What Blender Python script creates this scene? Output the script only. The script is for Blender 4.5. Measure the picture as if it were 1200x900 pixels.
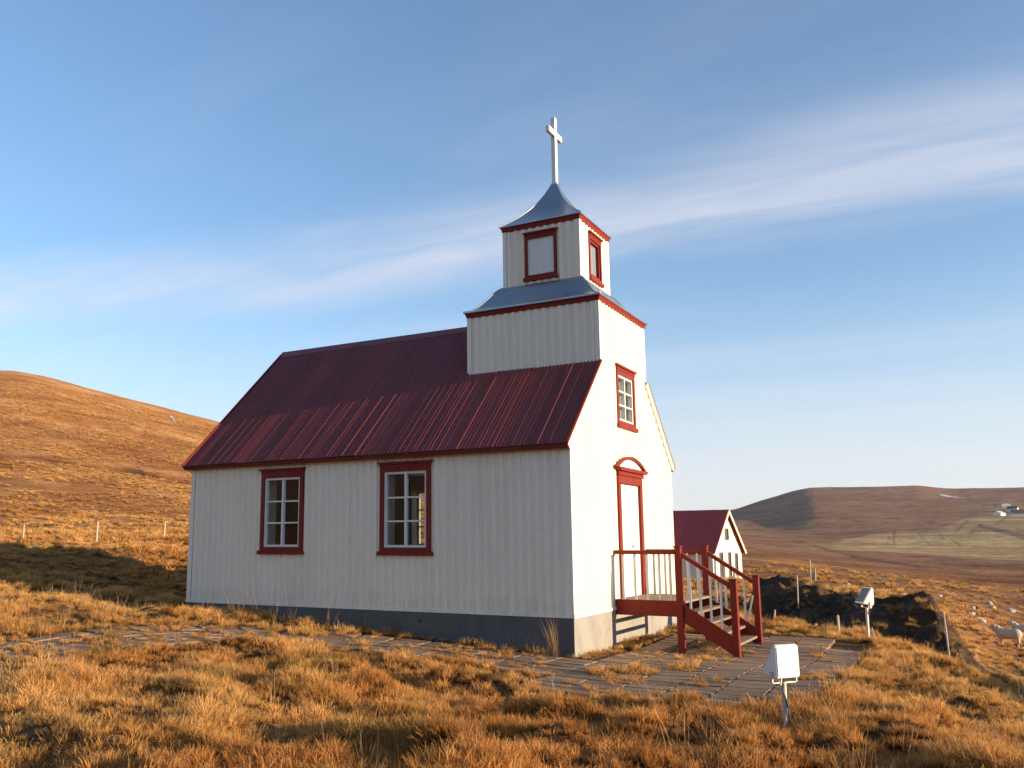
import bpy, bmesh, math, random
import numpy as np
from mathutils import Vector, Matrix, Euler

for o in list(bpy.data.objects):
    bpy.data.objects.remove(o)
scene = bpy.context.scene
col = scene.collection
random.seed(7)
RNG = np.random.default_rng(11)

# ------------------------------------------------------------------ camera
FPX = 1040.4884
CAM = np.array([5.80997, -14.27587, 1.23605])
CF = np.array([-0.49222991, 0.85569959, 0.15964938])
CR = np.array([0.86654726, 0.49908417, -0.00329251])
CU = np.array([0.08249588, -0.13672306, 0.98716829])
PPX, PPY = 525.0, 465.975
cam = bpy.data.cameras.new('camera')
cam_o = bpy.data.objects.new('camera', cam)
col.objects.link(cam_o)
cam_o.matrix_world = Matrix(((CR[0], CU[0], -CF[0], CAM[0]), (CR[1], CU[1], -CF[1], CAM[1]),
                             (CR[2], CU[2], -CF[2], CAM[2]), (0, 0, 0, 1)))
cam.sensor_fit = 'HORIZONTAL'
cam.sensor_width = 36.0
cam.lens = 36.0 * FPX / 1200.0
cam.shift_x = (600 - PPX) / 1200.0
cam.shift_y = (PPY - 450) / 1200.0
cam.clip_start = 0.05
cam.clip_end = 20000
scene.camera = cam_o

# ------------------------------------------------------------------ light
SUN_AZ = math.radians(4.8)      # from +x towards +y
SUN_EL = math.radians(8.2)
SUN_DIR = Vector((math.cos(SUN_AZ) * math.cos(SUN_EL), math.sin(SUN_AZ) * math.cos(SUN_EL), math.sin(SUN_EL)))
sun = bpy.data.lights.new('sun', 'SUN')
sun.energy = 5.0
sun.angle = math.radians(0.53)
sun.color = (1.0, 0.79, 0.54)
sun_o = bpy.data.objects.new('sun', sun)
sun_o.rotation_euler = SUN_DIR.to_track_quat('Z', 'Y').to_euler()
sun_o.location = (30, 0, 20)
col.objects.link(sun_o)

world = bpy.data.worlds.new('World')
scene.world = world
world.use_nodes = True
wn, wl = world.node_tree.nodes, world.node_tree.links
wn.clear()


def wnode(t, **kw):
    n = wn.new(t)
    for k, v in kw.items():
        setattr(n, k, v)
    return n


def wmath(op, a, b=None, c=None):
    n = wnode('ShaderNodeMath', operation=op)
    for i, v in enumerate((a, b, c)):
        if v is None:
            continue
        if isinstance(v, (int, float)):
            n.inputs[i].default_value = v
        else:
            wl.new(v, n.inputs[i])
    return n.outputs[0]


sky = wnode('ShaderNodeTexSky', sky_type='NISHITA')
sky.sun_disc = False
sky.sun_elevation = SUN_EL
sky.sun_rotation = math.pi / 2 - SUN_AZ
sky.altitude = 100
sky.air_density = 1.0
sky.dust_density = 0.2
sky.ozone_density = 3.0
SKY_STRENGTH = 0.118
# cirrus: a sheet of thin cloud high above, mapped on a flat layer by direction
tc = wnode('ShaderNodeTexCoord')
sep = wnode('ShaderNodeSeparateXYZ')
wl.new(tc.outputs['Generated'], sep.inputs[0])
zc = wmath('ADD', wmath('MAXIMUM', sep.outputs[2], 0.0), 0.03)
px_ = wmath('DIVIDE', sep.outputs[0], zc)
py_ = wmath('DIVIDE', sep.outputs[1], zc)
cmb = wnode('ShaderNodeCombineXYZ')
wl.new(px_, cmb.inputs[0])
wl.new(py_, cmb.inputs[1])


def wnoise(scale_xyz, rot, scale, detail, rough, dist=0.0):
    mp = wnode('ShaderNodeMapping')
    mp.inputs['Scale'].default_value = scale_xyz
    mp.inputs['Rotation'].default_value = (0, 0, rot)
    wl.new(cmb.outputs[0], mp.inputs[0])
    nz = wnode('ShaderNodeTexNoise')
    nz.inputs['Scale'].default_value = scale
    nz.inputs['Detail'].default_value = detail
    nz.inputs['Roughness'].default_value = rough
    nz.inputs['Distortion'].default_value = dist
    wl.new(mp.outputs[0], nz.inputs[0])
    return nz.outputs['Fac']


def wramp(x, lo, hi):
    n = wnode('ShaderNodeMapRange', interpolation_type='SMOOTHSTEP')
    n.inputs[1].default_value = lo
    n.inputs[2].default_value = hi
    wl.new(x, n.inputs[0])
    return n.outputs[0]


# band of cirrus: distance to the curve y = a + b x + c x^2 on the cloud layer
BA, BB, BC = 2.42, -0.10, -0.085
curve = wmath('ADD', wmath('ADD', wmath('MULTIPLY', px_, BB), wmath('MULTIPLY', wmath('MULTIPLY', px_, px_), BC)), BA)
warp = wmath('MULTIPLY', wmath('SUBTRACT', wnoise((1, 1, 1), 0, 0.9, 2, 0.5), 0.5), 0.5)
off = wmath('ADD', wmath('SUBTRACT', py_, curve), warp)
band = wmath('SUBTRACT', 1.0, wramp(wmath('ABSOLUTE', off), 0.0, 0.52))
streak = wramp(wnoise((0.5, 1.7, 1), 0.12, 1.5, 7, 0.58, 0.6), 0.24, 0.74)
band = wmath('MULTIPLY', wmath('POWER', band, 0.85), wmath('ADD', wmath('MULTIPLY', streak, 0.85), 0.12))
veil = wmath('MULTIPLY', wramp(wnoise((0.16, 0.75, 1), 0.12, 1.3, 7, 0.6, 0.6), 0.46, 0.80), 0.28)
low = wmath('SUBTRACT', 1.0, wramp(sep.outputs[2], -0.02, 0.29))
veil2 = wmath('MULTIPLY', low, wmath('ADD', wmath('MULTIPLY', wramp(wnoise((0.05, 0.22, 1), 0.1, 1.0, 6, 0.6, 0.3), 0.3, 0.75), 0.34), 0.68))
cov = wmath('MINIMUM', wmath('ADD', wmath('ADD', wmath('MULTIPLY', band, 0.70), veil), veil2), 0.85)
bg = wnode('ShaderNodeBackground')
bg.inputs['Strength'].default_value = SKY_STRENGTH
mixw = wnode('ShaderNodeMix', data_type='RGBA')
wl.new(cov, mixw.inputs['Factor'])
hsv = wnode('ShaderNodeHueSaturation')
hsv.inputs['Saturation'].default_value = 0.93
hsv.inputs['Value'].default_value = 1.0
wl.new(sky.outputs[0], hsv.inputs['Color'])
tint = wnode('ShaderNodeMix', data_type='RGBA', blend_type='MULTIPLY')
tint.inputs['Factor'].default_value = 1.0
tint.inputs[7].default_value = (1.01, 1.05, 1.08, 1)
wl.new(hsv.outputs[0], tint.inputs[6])
wl.new(tint.outputs[2], mixw.inputs[6])
CLOUD = 0.385 / SKY_STRENGTH
mixw.inputs[7].default_value = (CLOUD * 0.93, CLOUD * 0.92, CLOUD * 1.0, 1)
wl.new(mixw.outputs[2], bg.inputs['Color'])
outw = wnode('ShaderNodeOutputWorld')
wl.new(bg.outputs[0], outw.inputs[0])

scene.view_settings.view_transform = 'Standard'
scene.view_settings.look = 'None'
scene.view_settings.gamma = 1.0
scene.view_settings.use_curve_mapping = False
scene.view_settings.exposure = 1.26
scene.render.engine = 'CYCLES'
scene.cycles.max_bounces = 6
scene.cycles.diffuse_bounces = 2
scene.cycles.transparent_max_bounces = 12
scene.render.resolution_x = 1024
scene.render.resolution_y = 768


# ------------------------------------------------------------------ helpers
def ray(px, py):
    d = CF * FPX + CR * (px - PPX) - CU * (py - PPY)
    return d / np.linalg.norm(d)


def px_az(px):
    d = ray(px, 633)
    return math.degrees(math.atan2(d[1], d[0]))


def tag(o, label=None, cat=None, group=None, kind=None):
    if label:
        o['label'] = label
    if cat:
        o['category'] = cat
    if group:
        o['group'] = group
    if kind:
        o['kind'] = kind
    return o


def empty(name, loc=(0, 0, 0), rz=0.0):
    o = bpy.data.objects.new(name, None)
    o.empty_display_size = 0.3
    o.location = loc
    o.rotation_euler = (0, 0, rz)
    col.objects.link(o)
    return o


def link(name, mesh, parent=None):
    o = bpy.data.objects.new(name, mesh)
    col.objects.link(o)
    if parent is not None:
        o.parent = parent
    return o


class Frame:
    """local axes of a wall: u along it, d outward, z up"""
    def __init__(self, o=(0, 0, 0), U=(1, 0, 0), N=(0, -1, 0), Z=(0, 0, 1)):
        self.o, self.U, self.N, self.Z = [np.array(a, float) for a in (o, U, N, Z)]

    def __call__(self, u, d, z):
        return tuple(self.o + self.U * u + self.N * d + self.Z * z)


WORLD = Frame((0, 0, 0), (1, 0, 0), (0, 1, 0))


class MB:
    def __init__(self):
        self.v, self.f = [], []

    def add(self, vs, fs):
        b = len(self.v)
        self.v += [tuple(map(float, p)) for p in vs]
        self.f += [tuple(i + b for i in f) for f in fs]
        return self

    def box(self, T, u0, u1, d0, d1, z0, z1):
        vs = [T(u, d, z) for z in (z0, z1) for d in (d0, d1) for u in (u0, u1)]
        return self.add(vs, [(0, 1, 3, 2), (4, 6, 7, 5), (0, 4, 5, 1), (2, 3, 7, 6), (0, 2, 6, 4), (1, 5, 7, 3)])

    def prism(self, T, uz, d0, d1):
        n = len(uz)
        vs = [T(u, d0, z) for u, z in uz] + [T(u, d1, z) for u, z in uz]
        fs = [tuple(range(n)), tuple(range(2 * n - 1, n - 1, -1))]
        fs += [(i, i + n, (i + 1) % n + n, (i + 1) % n) for i in range(n)]
        return self.add(vs, fs)

    def bar(self, a, b, w, h, up=(0, 0, 1)):
        a, b, up = np.array(a, float), np.array(b, float), np.array(up, float)
        t = b - a
        t /= np.linalg.norm(t)
        s = np.cross(t, up)
        s /= np.linalg.norm(s)
        n = np.cross(s, t)
        vs = [p + s * x * w / 2 + n * y * h / 2 for p in (a, b) for y in (-1, 1) for x in (-1, 1)]
        return self.add(vs, [(0, 1, 3, 2), (4, 6, 7, 5), (0, 4, 5, 1), (2, 3, 7, 6), (0, 2, 6, 4), (1, 5, 7, 3)])

    def tube(self, pts, rad, n=10):
        pts = [np.array(p, float) for p in pts]
        if isinstance(rad, (int, float)):
            rad = [rad] * len(pts)
        rings = []
        for i, p in enumerate(pts):
            t = pts[min(i + 1, len(pts) - 1)] - pts[max(i - 1, 0)]
            t /= np.linalg.norm(t)
            ref = np.array((0, 0, 1.0)) if abs(t[2]) < 0.9 else np.array((1.0, 0, 0))
            s = np.cross(t, ref)
            s /= np.linalg.norm(s)
            q = np.cross(s, t)
            rings.append([p + rad[i] * (math.cos(2 * math.pi * k / n) * s + math.sin(2 * math.pi * k / n) * q) for k in range(n)])
        vs = [p for r in rings for p in r]
        fs = []
        for i in range(len(pts) - 1):
            for k in range(n):
                fs.append((i * n + k, i * n + (k + 1) % n, (i + 1) * n + (k + 1) % n, (i + 1) * n + k))
        fs.append(tuple(range(n - 1, -1, -1)))
        fs.append(tuple((len(pts) - 1) * n + k for k in range(n)))
        return self.add(vs, fs)

    def mesh(self, name, mat, bevel=0.0, smooth=False, seg=1):
        me = bpy.data.meshes.new(name)
        me.from_pydata(self.v, [], self.f)
        bm = bmesh.new()
        bm.from_mesh(me)
        bmesh.ops.recalc_face_normals(bm, faces=bm.faces)
        if bevel > 0:
            ed = [e for e in bm.edges if len(e.link_faces) == 2 and e.calc_face_angle(0) > 0.5]
            bmesh.ops.bevel(bm, geom=ed, offset=bevel, segments=seg, affect='EDGES', clamp_overlap=True)
        bm.to_mesh(me)
        bm.free()
        if smooth:
            me.polygons.foreach_set('use_smooth', [True] * len(me.polygons))
        if mat is not None:
            me.materials.append(mat)
        return me

    def build(self, name, mat, parent=None, bevel=0.0, smooth=False, seg=1):
        return link(name, self.mesh(name, mat, bevel, smooth, seg), parent)


# ------------------------------------------------------------------ numpy noise
def _hash(ix, iy, seed):
    h = (ix.astype(np.int64) * 374761393 + iy.astype(np.int64) * 668265263 + seed * 974634777) & 0x7fffffff
    h = ((h ^ (h >> 13)) * 1274126177) & 0x7fffffff
    return ((h ^ (h >> 16)) & 0xffff) / 65535.0


def vnoise(x, y, seed=0):
    ix, iy = np.floor(x), np.floor(y)
    fx, fy = x - ix, y - iy
    fx = fx * fx * fx * (fx * (fx * 6 - 15) + 10)
    fy = fy * fy * fy * (fy * (fy * 6 - 15) + 10)
    a, b = _hash(ix, iy, seed), _hash(ix + 1, iy, seed)
    c, d = _hash(ix, iy + 1, seed), _hash(ix + 1, iy + 1, seed)
    return (a + (b - a) * fx) * (1 - fy) + (c + (d - c) * fx) * fy - 0.5


def fbm(x, y, oct=4, seed=0, gain=0.5):
    s, a = 0, 1.0
    for i in range(oct):
        s = s + a * vnoise(x * 2 ** i + 17.3 * i, y * 2 ** i - 9.1 * i, seed + i)
        a *= gain
    return s


def sstep(x, a, b):
    t = np.clip((x - a) / (b - a), 0, 1)
    return t * t * (3 - 2 * t)


# ------------------------------------------------------------------ terrain height
L, W, H, RIDGE = 8.915, 6.06, 3.0, 5.93
# far land: for bearings named by an image column, the rise seen at each distance
DIST = np.array([25, 33, 45, 72, 120, 200, 400, 700, 1100, 1500, 2300, 3500, 6000], float)
COLS = {
    -350: [690, 640, 634, 615, 585, 540, 455, 420, 430, 440, 470, 500, 560],
    0:    [690, 642, 637, 622, 592, 546, 466, 436, 440, 455, 480, 510, 570],
    110:  [688, 646, 637, 624, 597, 554, 485, 461, 465, 475, 500, 520, 575],
    220:  [690, 656, 640, 626, 604, 566, 508, 488, 492, 500, 520, 540, 580],
    450:  [705, 675, 650, 634, 618, 598, 568, 552, 553, 556, 565, 575, 595],
    680:  [725, 695, 668, 647, 634, 624, 613, 609, 607, 606, 604, 606, 612],
    790:  [730, 712, 694, 680, 659, 644, 630, 622, 613, 606, 599, 602, 610],
    850:  [735, 716, 696, 680, 663, 648, 637, 630, 620, 611, 599, 602, 610],
    900:  [745, 728, 706, 684, 667, 652, 643, 634, 622, 607, 586, 596, 606],
    960:  [755, 735, 710, 689, 671, 660, 648, 638, 618, 594, 572, 588, 604],
    1070: [770, 752, 724, 701, 682, 668, 656, 640, 615, 596, 570, 585, 602],
    1130: [786, 770, 750, 718, 691, 674, 658, 640, 613, 596, 573, 585, 602],
    1200: [808, 792, 773, 738, 700, 678, 660, 640, 613, 596, 571, 585, 602],
    1500: [822, 806, 784, 746, 704, 681, 661, 642, 617, 602, 585, 595, 605],
}
az_l, tan_l = [], []
for c in sorted(COLS, reverse=True):
    az_l.append(px_az(c))
    tan_l.append([ray(c, y)[2] / math.hypot(*ray(c, y)[:2]) for y in COLS[c]])
back = [-0.075, -0.06, -0.05, -0.035, -0.025, -0.02, -0.012, -0.004, 0.004, 0.01, 0.018, 0.015, 0.01]
AZT = np.array([az_l[0] - 40] + az_l + [az_l[-1] + 25, az_l[-1] + 70, az_l[0] - 40 + 360])
TT = np.array([back] + tan_l + [tan_l[-1], [0.5 * a + 0.5 * b for a, b in zip(back, tan_l[-1])], back])
LOGD = np.log(DIST)


def catmull(xs, ys, x):
    """monotone-ish cubic along axis 0 of ys at points x"""
    i = np.clip(np.searchsorted(xs, x) - 1, 0, len(xs) - 2)
    h = np.diff(xs)
    m = np.diff(ys, axis=0) / h[:, None]
    t = np.zeros_like(ys)
    t[1:-1] = np.where(m[1:] * m[:-1] > 0, 2 * m[1:] * m[:-1] / (m[1:] + m[:-1] + 1e-12), 0)
    t[0], t[-1] = m[0], m[-1]
    s = ((x - xs[i]) / h[i])[:, None]
    hh = h[i][:, None]
    return ((2 * s ** 3 - 3 * s ** 2 + 1) * ys[i] + (s ** 3 - 2 * s ** 2 + s) * hh * t[i]
            + (-2 * s ** 3 + 3 * s ** 2) * ys[i + 1] + (s ** 3 - s ** 2) * hh * t[i + 1])


def far_z(x, y):
    dx, dy = x - CAM[0], y - CAM[1]
    r = np.hypot(dx, dy)
    az = np.degrees(np.arctan2(dy, dx))
    az = np.where(az < AZT[0], az + 360, az)
    az = np.where(az > AZT[-1], az - 360, az)
    T = catmull(AZT, TT, az)                       # (n, distances)
    ld = np.clip(np.log(np.maximum(r, 1e-3)), LOGD[0], LOGD[-1])
    i = np.clip(np.searchsorted(LOGD, ld) - 1, 0, len(LOGD) - 2)
    h = np.diff(LOGD)
    m = np.diff(T, axis=1) / h
    t = np.zeros_like(T)
    t[:, 1:-1] = np.where(m[:, 1:] * m[:, :-1] > 0, 2 * m[:, 1:] * m[:, :-1] / (m[:, 1:] + m[:, :-1] + 1e-12), 0)
    t[:, 0], t[:, -1] = m[:, 0], m[:, -1]
    k = np.arange(len(r))
    s, hh = (ld - LOGD[i]) / h[i], h[i]
    tt = ((2 * s ** 3 - 3 * s ** 2 + 1) * T[k, i] + (s ** 3 - 2 * s ** 2 + s) * hh * t[k, i]
          + (-2 * s ** 3 + 3 * s ** 2) * T[k, i + 1] + (s ** 3 - s ** 2) * hh * t[k, i + 1])
    return CAM[2] + tt * r


CTRL = [(5.8, -14.3, -.40), (4, -10, -.46), (2, -8, -.50), (-2, -9, -.34), (-5, -7, -.24), (-5.8, -4, -.20),
        (-8.9, 0, -.16), (-8.9, -1.2, -.16), (-6.5, 0, -.28), (-4.5, 0, -.42), (-2, 0, -.57), (0, 0, -.68), (0, 3, -.70), (0, 6, -.70), (1.2, 2, -.77), (2.2, 3, -.78), (4, 4, -.77),
        (4, 1, -.76), (4, -3.3, -.71), (2, -3, -.72), (1, -1, -.71), (-3, -1.4, -.52), (-6, -2, -.28), (-9, -5, -.02), (-8.9, 6, 0.0), (-14.8, 5.5, .30),
        (-18, 5.2, .95), (-22, 4, 1.12), (-12, 0, .02), (-13, -4, .25), (-9, -3, .0), (3.9, 6, -.76), (5.5, 0, -.80), (5.2, -3.5, -.70), (7, 4, -1.9), (7, 7, -2.2), (7, 11, -2.6), (6.4, 1.5, -1.35), (5.4, 4.5, -1.0), (5, 8, -1.25), (9, 4, -2.4), (15, 1, 0.2), (16, -6, 0.1), (15, 7, 0.2), (15, 11, 0.0), (15, 17, -0.5), (18, 1, 0.2), (18, 7, 0.1), (18, 14, -0.2),  # includes an out-of-view mound on the right, added to shade the dip
        (7, -5, -.78), (8.5, -3, -1.6), (9, -10, -.75), (11, 0, -2.3), (0, 9, -.85), (-2, -4, -.50), (1, -5.5, -.58),
        (3, -6, -.58), (3.2, -4.6, -.60), (6, -8, -.60), (-9, -10, -.05), (0, -15, -.3), (12, -16, -.7), (6, -22, -.4), (-12, -14, .1), (4, 9.5, -1.2), (11, -6, -1.3)]
for a_ in np.arange(-180, 180, 20.0):
    for r_ in (29.0, 36.0):
        x_, y_ = CAM[0] + r_ * math.cos(math.radians(a_)), CAM[1] + r_ * math.sin(math.radians(a_))
        CTRL.append((x_, y_, float(far_z(np.array([x_]), np.array([y_]))[0])))
CT = np.array(CTRL)


def _tps(r2):
    return 0.5 * r2 * np.log(r2 + 1e-9)


_n = len(CT)
_K = _tps(((CT[:, None, :2] - CT[None, :, :2]) ** 2).sum(-1)) + np.eye(_n) * 0.02
_P = np.hstack([np.ones((_n, 1)), CT[:, :2]])
_A = np.block([[_K, _P], [_P.T, np.zeros((3, 3))]])
_wt = np.linalg.solve(_A, np.concatenate([CT[:, 2], np.zeros(3)]))


def near_z(x, y):
    z = _wt[_n] + _wt[_n + 1] * x + _wt[_n + 2] * y
    for k in range(_n):
        z = z + _wt[k] * _tps((x - CT[k, 0]) ** 2 + (y - CT[k, 1]) ** 2)
    return z


PATH = np.array([(1.2, -1.1), (-1, -1.08), (-3.2, -1.1), (-4.8, -1.6), (-5.5, -2.9), (-5.6, -4.4), (-5.2, -6.4), (-4.5, -8.4), (-3.6, -10.5), (-2.8, -13)])


def seg_dist(x, y, pts):
    best = np.full(np.shape(x), 1e9)
    for (ax, ay), (bx, by) in zip(pts[:-1], pts[1:]):
        vx, vy = bx - ax, by - ay
        t = np.clip(((x - ax) * vx + (y - ay) * vy) / (vx * vx + vy * vy), 0, 1)
        best = np.minimum(best, np.hypot(x - ax - t * vx, y - ay - t * vy))
    return best


def paved(x, y):
    """signed-ish distance outside paving or the church (0 inside)"""
    d1 = np.maximum(seg_dist(x, y, PATH) - 0.84, 0)
    ox = np.maximum(np.maximum(0.4 - x, x - 4.05), 0)
    oy = np.maximum(np.maximum(-3.2 - y, y - 5.0), 0)
    d2 = np.hypot(ox, oy)
    return np.minimum(d1, d2)


def church_d(x, y):
    ox = np.maximum(np.maximum(-L - x, x), 0)
    oy = np.maximum(np.maximum(-y, y - W), 0)
    return np.hypot(ox, oy)


def base_z(x, y):
    x, y = np.asarray(x, float), np.asarray(y, float)
    r = np.hypot(x - CAM[0], y - CAM[1])
    z = np.zeros_like(x)
    w = sstep(r, 24, 34)
    n = w < 1
    f = w > 0
    if n.any():
        z[n] += (1 - w[n]) * near_z(x[n], y[n])
    if f.any():
        z[f] += w[f] * far_z(x[f], y[f])
    return z


SCARP = None


def scarp_d(x, y):
    return seg_dist(x, y, SCARP) + 6.0 * fbm(x / 9, y / 9, 3, 77)


def ground_z(x, y, detail=True):
    x, y = np.atleast_1d(np.asarray(x, float)), np.atleast_1d(np.asarray(y, float))
    z = base_z(x, y)
    if detail:
        r = np.hypot(x - CAM[0], y - CAM[1])
        free = sstep(np.minimum(paved(x, y), church_d(x, y)), 0.05, 0.7)
        z = z + free * ((0.30 * vnoise(x / 0.52, y / 0.52, 3) + 0.16 * vnoise(x / 1.3, y / 1.3, 4)) * (1 - sstep(r, 40, 90)) + 0.16 * vnoise(x / 3.1, y / 3.1, 8))
        for wl_, amp, sd in ((9, .42, 21), (26, 1.1, 22), (70, 2.8, 23), (190, 6.5, 24), (480, 12.0, 25)):
            k = sstep(r, wl_ * 2.2, wl_ * 5.5)
            z = z + k * amp *  (0.55 * vnoise(x / wl_, y / wl_, sd) + 0.45 * (0.25 - np.abs(vnoise(x / wl_ * 1.7, y / wl_ * 1.7, sd + 5))))
        if SCARP is not None:
            m = (r > 120) & (r < 330)
            if m.any():
                sd_ = scarp_d(x[m], y[m])
                dz = np.zeros_like(z)
                dz[m] = -1.6 * np.exp(-(np.maximum(sd_, 0) / 2.2) ** 2)
                z = z + dz
    return z


def gz(x, y, detail=True):
    return float(ground_z(np.array([x]), np.array([y]), detail)[0])


def hit(px, py, rmin=3.0, rmax=3000.0):
    """where the line of sight of a pixel meets the ground"""
    d = ray(px, py)
    t = np.geomspace(rmin, rmax, 4000)
    P = CAM[None] + d[None] * t[:, None]
    below = P[:, 2] < base_z(P[:, 0], P[:, 1])
    i = int(np.argmax(below)) if below.any() else len(t) - 1
    return P[i], t[i]


SCARP = np.array([hit(a_, b_, 60)[0][:2] for a_, b_ in ((-60, 531), (0, 533), (40, 534), (80, 545), (130, 548), (180, 559), (228, 567))])


# ------------------------------------------------------------------ materials
def mat(name, base=(0.5, 0.5, 0.5), rough=0.6, metal=0.0, spec=0.5):
    m = bpy.data.materials.new(name)
    m.use_nodes = True
    b = m.node_tree.nodes['Principled BSDF']
    b.inputs['Base Color'].default_value = (*base, 1)
    b.inputs['Roughness'].default_value = rough
    b.inputs['Metallic'].default_value = metal
    b.inputs['Specular IOR Level'].default_value = spec
    return m


class NT:
    def __init__(self, m):
        self.n, self.l = m.node_tree.nodes, m.node_tree.links
        self.b = self.n.get('Principled BSDF')
        self.pos = None

    def new(self, t, **kw):
        n = self.n.new(t)
        for k, v in kw.items():
            setattr(n, k, v)
        return n

    def put(self, sock, v):
        if hasattr(v, 'is_linked') or hasattr(v, 'links'):
            self.l.new(v, sock)
        elif isinstance(v, (tuple, list)):
            sock.default_value = (*v, 1) if len(v) == 3 and sock.type == 'RGBA' else v
        else:
            sock.default_value = v

    def position(self):
        if self.pos is None:
            self.pos = self.new('ShaderNodeNewGeometry').outputs['Position']
        return self.pos

    def noise(self, scale=1.0, detail=4, rough=0.55, dist=0.0, stretch=None, vec=None):
        v = vec if vec is not None else self.position()
        if stretch:
            mp = self.new('ShaderNodeMapping')
            mp.inputs['Scale'].default_value = stretch
            self.l.new(v, mp.inputs[0])
            v = mp.outputs[0]
        n = self.new('ShaderNodeTexNoise')
        n.inputs['Scale'].default_value = scale
        n.inputs['Detail'].default_value = detail
        n.inputs['Roughness'].default_value = rough
        n.inputs['Distortion'].default_value = dist
        self.l.new(v, n.inputs[0])
        return n.outputs['Fac']

    def ramp(self, x, lo, hi, a=0.0, b=1.0):
        n = self.new('ShaderNodeMapRange', interpolation_type='SMOOTHSTEP')
        self.put(n.inputs[0], x)
        for i, v in enumerate((lo, hi, a, b)):
            n.inputs[i + 1].default_value = v
        return n.outputs[0]

    def mix(self, f, a, b, blend='MIX'):
        n = self.new('ShaderNodeMix', data_type='RGBA', blend_type=blend)
        self.put(n.inputs['Factor'], f)
        self.put(n.inputs[6], a)
        self.put(n.inputs[7], b)
        return n.outputs[2]

    def math(self, op, a, b=None):
        n = self.new('ShaderNodeMath', operation=op)
        self.put(n.inputs[0], a)
        if b is not None:
            self.put(n.inputs[1], b)
        return n.outputs[0]

    def bump(self, h, strength=0.3, dist=0.02):
        n = self.new('ShaderNodeBump')
        n.inputs['Strength'].default_value = strength
        n.inputs['Distance'].default_value = dist
        self.l.new(h, n.inputs['Height'])
        return n.outputs[0]


def weathered(name, base, rough, dirt, amount=0.5, scale=3.0, stretch=(1, 1, 0.25), metal=0.0, spec=0.4, bump=0.0, vary=0.0):
    m = mat(name, base, rough, metal, spec)
    t = NT(m)
    n1 = t.noise(scale, 6, 0.62, 0.3, stretch)
    n2 = t.noise(scale * 9, 4, 0.6)
    f = t.math('MULTIPLY', t.ramp(n1, 0.42, 0.75), amount)
    c = t.mix(f, base, dirt)
    c = t.mix(t.ramp(n2, 0.35, 0.75, 0.0, 0.18), c, dirt)
    if vary:
        oi = t.new('ShaderNodeObjectInfo')
        hs = t.new('ShaderNodeHueSaturation')
        t.put(hs.inputs['Value'], t.ramp(oi.outputs['Random'], 0, 1, 1 - vary, 1 + vary))
        t.l.new(c, hs.inputs['Color'])
        c = hs.outputs[0]
    t.l.new(c, t.b.inputs['Base Color'])
    t.put(t.b.inputs['Roughness'], t.ramp(n1, 0.3, 0.8, rough - 0.07, rough + 0.15))
    if bump:
        t.l.new(t.bump(n2, bump, 0.01), t.b.inputs['Normal'])
    return m


M = {}
M['white'] = weathered('white_paint', (0.80, 0.72, 0.585), 0.5, (0.60, 0.52, 0.41), 0.30, 1.6, (1, 1, 0.15), bump=0.05)
M['frieze'] = weathered('cream_paint', (0.70, 0.62, 0.48), 0.5, (0.50, 0.44, 0.36), 0.3, 2.0)
M['trim_white'] = weathered('white_trim_paint', (0.70, 0.68, 0.64), 0.4, (0.5, 0.46, 0.4), 0.3, 4.0)
M['red'] = weathered('red_paint', (0.19, 0.019, 0.009), 0.58, (0.12, 0.015, 0.009), 0.5, 4.0, spec=0.22, bump=0.06)
M['roof'] = weathered('red_roof_paint', (0.165, 0.028, 0.025), 0.40, (0.12, 0.028, 0.024), 0.5, 1.3, (1, 1, 0.3), spec=0.42, vary=0.12)
M['plinth_side'] = weathered('shade_dark_plinth', (0.10, 0.098, 0.096), 0.85, (0.07, 0.068, 0.066), 0.6, 2.2, (1, 1, 0.7), bump=0.25)  # copy of the concrete, darkened to put shade into the sides
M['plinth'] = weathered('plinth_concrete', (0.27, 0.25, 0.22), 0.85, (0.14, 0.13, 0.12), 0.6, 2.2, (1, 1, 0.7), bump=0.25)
M['zinc'] = weathered('zinc_sheet', (0.33, 0.38, 0.43), 0.36, (0.27, 0.31, 0.355), 0.35, 3.0, metal=0.9, spec=0.5)
M['wood'] = weathered('grey_brown_wood', (0.22, 0.155, 0.10), 0.8, (0.12, 0.08, 0.05), 0.6, 5.0, (0.3, 3, 1), bump=0.2, vary=0.15)
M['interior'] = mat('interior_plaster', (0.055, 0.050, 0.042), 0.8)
M['floor'] = weathered('interior_floor', (0.16, 0.10, 0.06), 0.6, (0.10, 0.06, 0.04), 0.5)
M['post'] = weathered('bleached_post_wood', (0.42, 0.35, 0.26), 0.8, (0.27, 0.21, 0.15), 0.6, 6.0)
M['lamp_white'] = weathered('lamp_enamel', (0.74, 0.72, 0.68), 0.38, (0.5, 0.46, 0.4), 0.3, 6.0)
M['lamp_pipe'] = weathered('galvanised_pipe', (0.52, 0.49, 0.44), 0.5, (0.34, 0.29, 0.24), 0.5, 10.0, metal=0.2)
M['cable'] = mat('black_cable', (0.02, 0.02, 0.02), 0.6)
M['baluster'] = weathered('baluster_paint', (0.66, 0.64, 0.60), 0.5, (0.45, 0.41, 0.36), 0.4, 6.0)


def splash(m):
    t = NT(m)
    sp = t.new('ShaderNodeSeparateXYZ')
    t.l.new(t.position(), sp.inputs[0])
    n = t.noise(2.3, 6, 0.65, 0.3)
    n2 = t.noise(14, 4, 0.6, 0.2, (1, 1, 0.12))
    edge = t.math('ADD', sp.outputs[2], t.math('MULTIPLY', n, -0.75))
    f = t.math('MULTIPLY', t.ramp(edge, -0.28, 0.0, 0.20, 0.0), t.ramp(n2, 0.35, 0.65))
    old = t.b.inputs['Base Color'].links[0].from_socket
    t.l.new(t.mix(f, old, (0.30, 0.24, 0.17)), t.b.inputs['Base Color'])


splash(M['white'])


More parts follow.
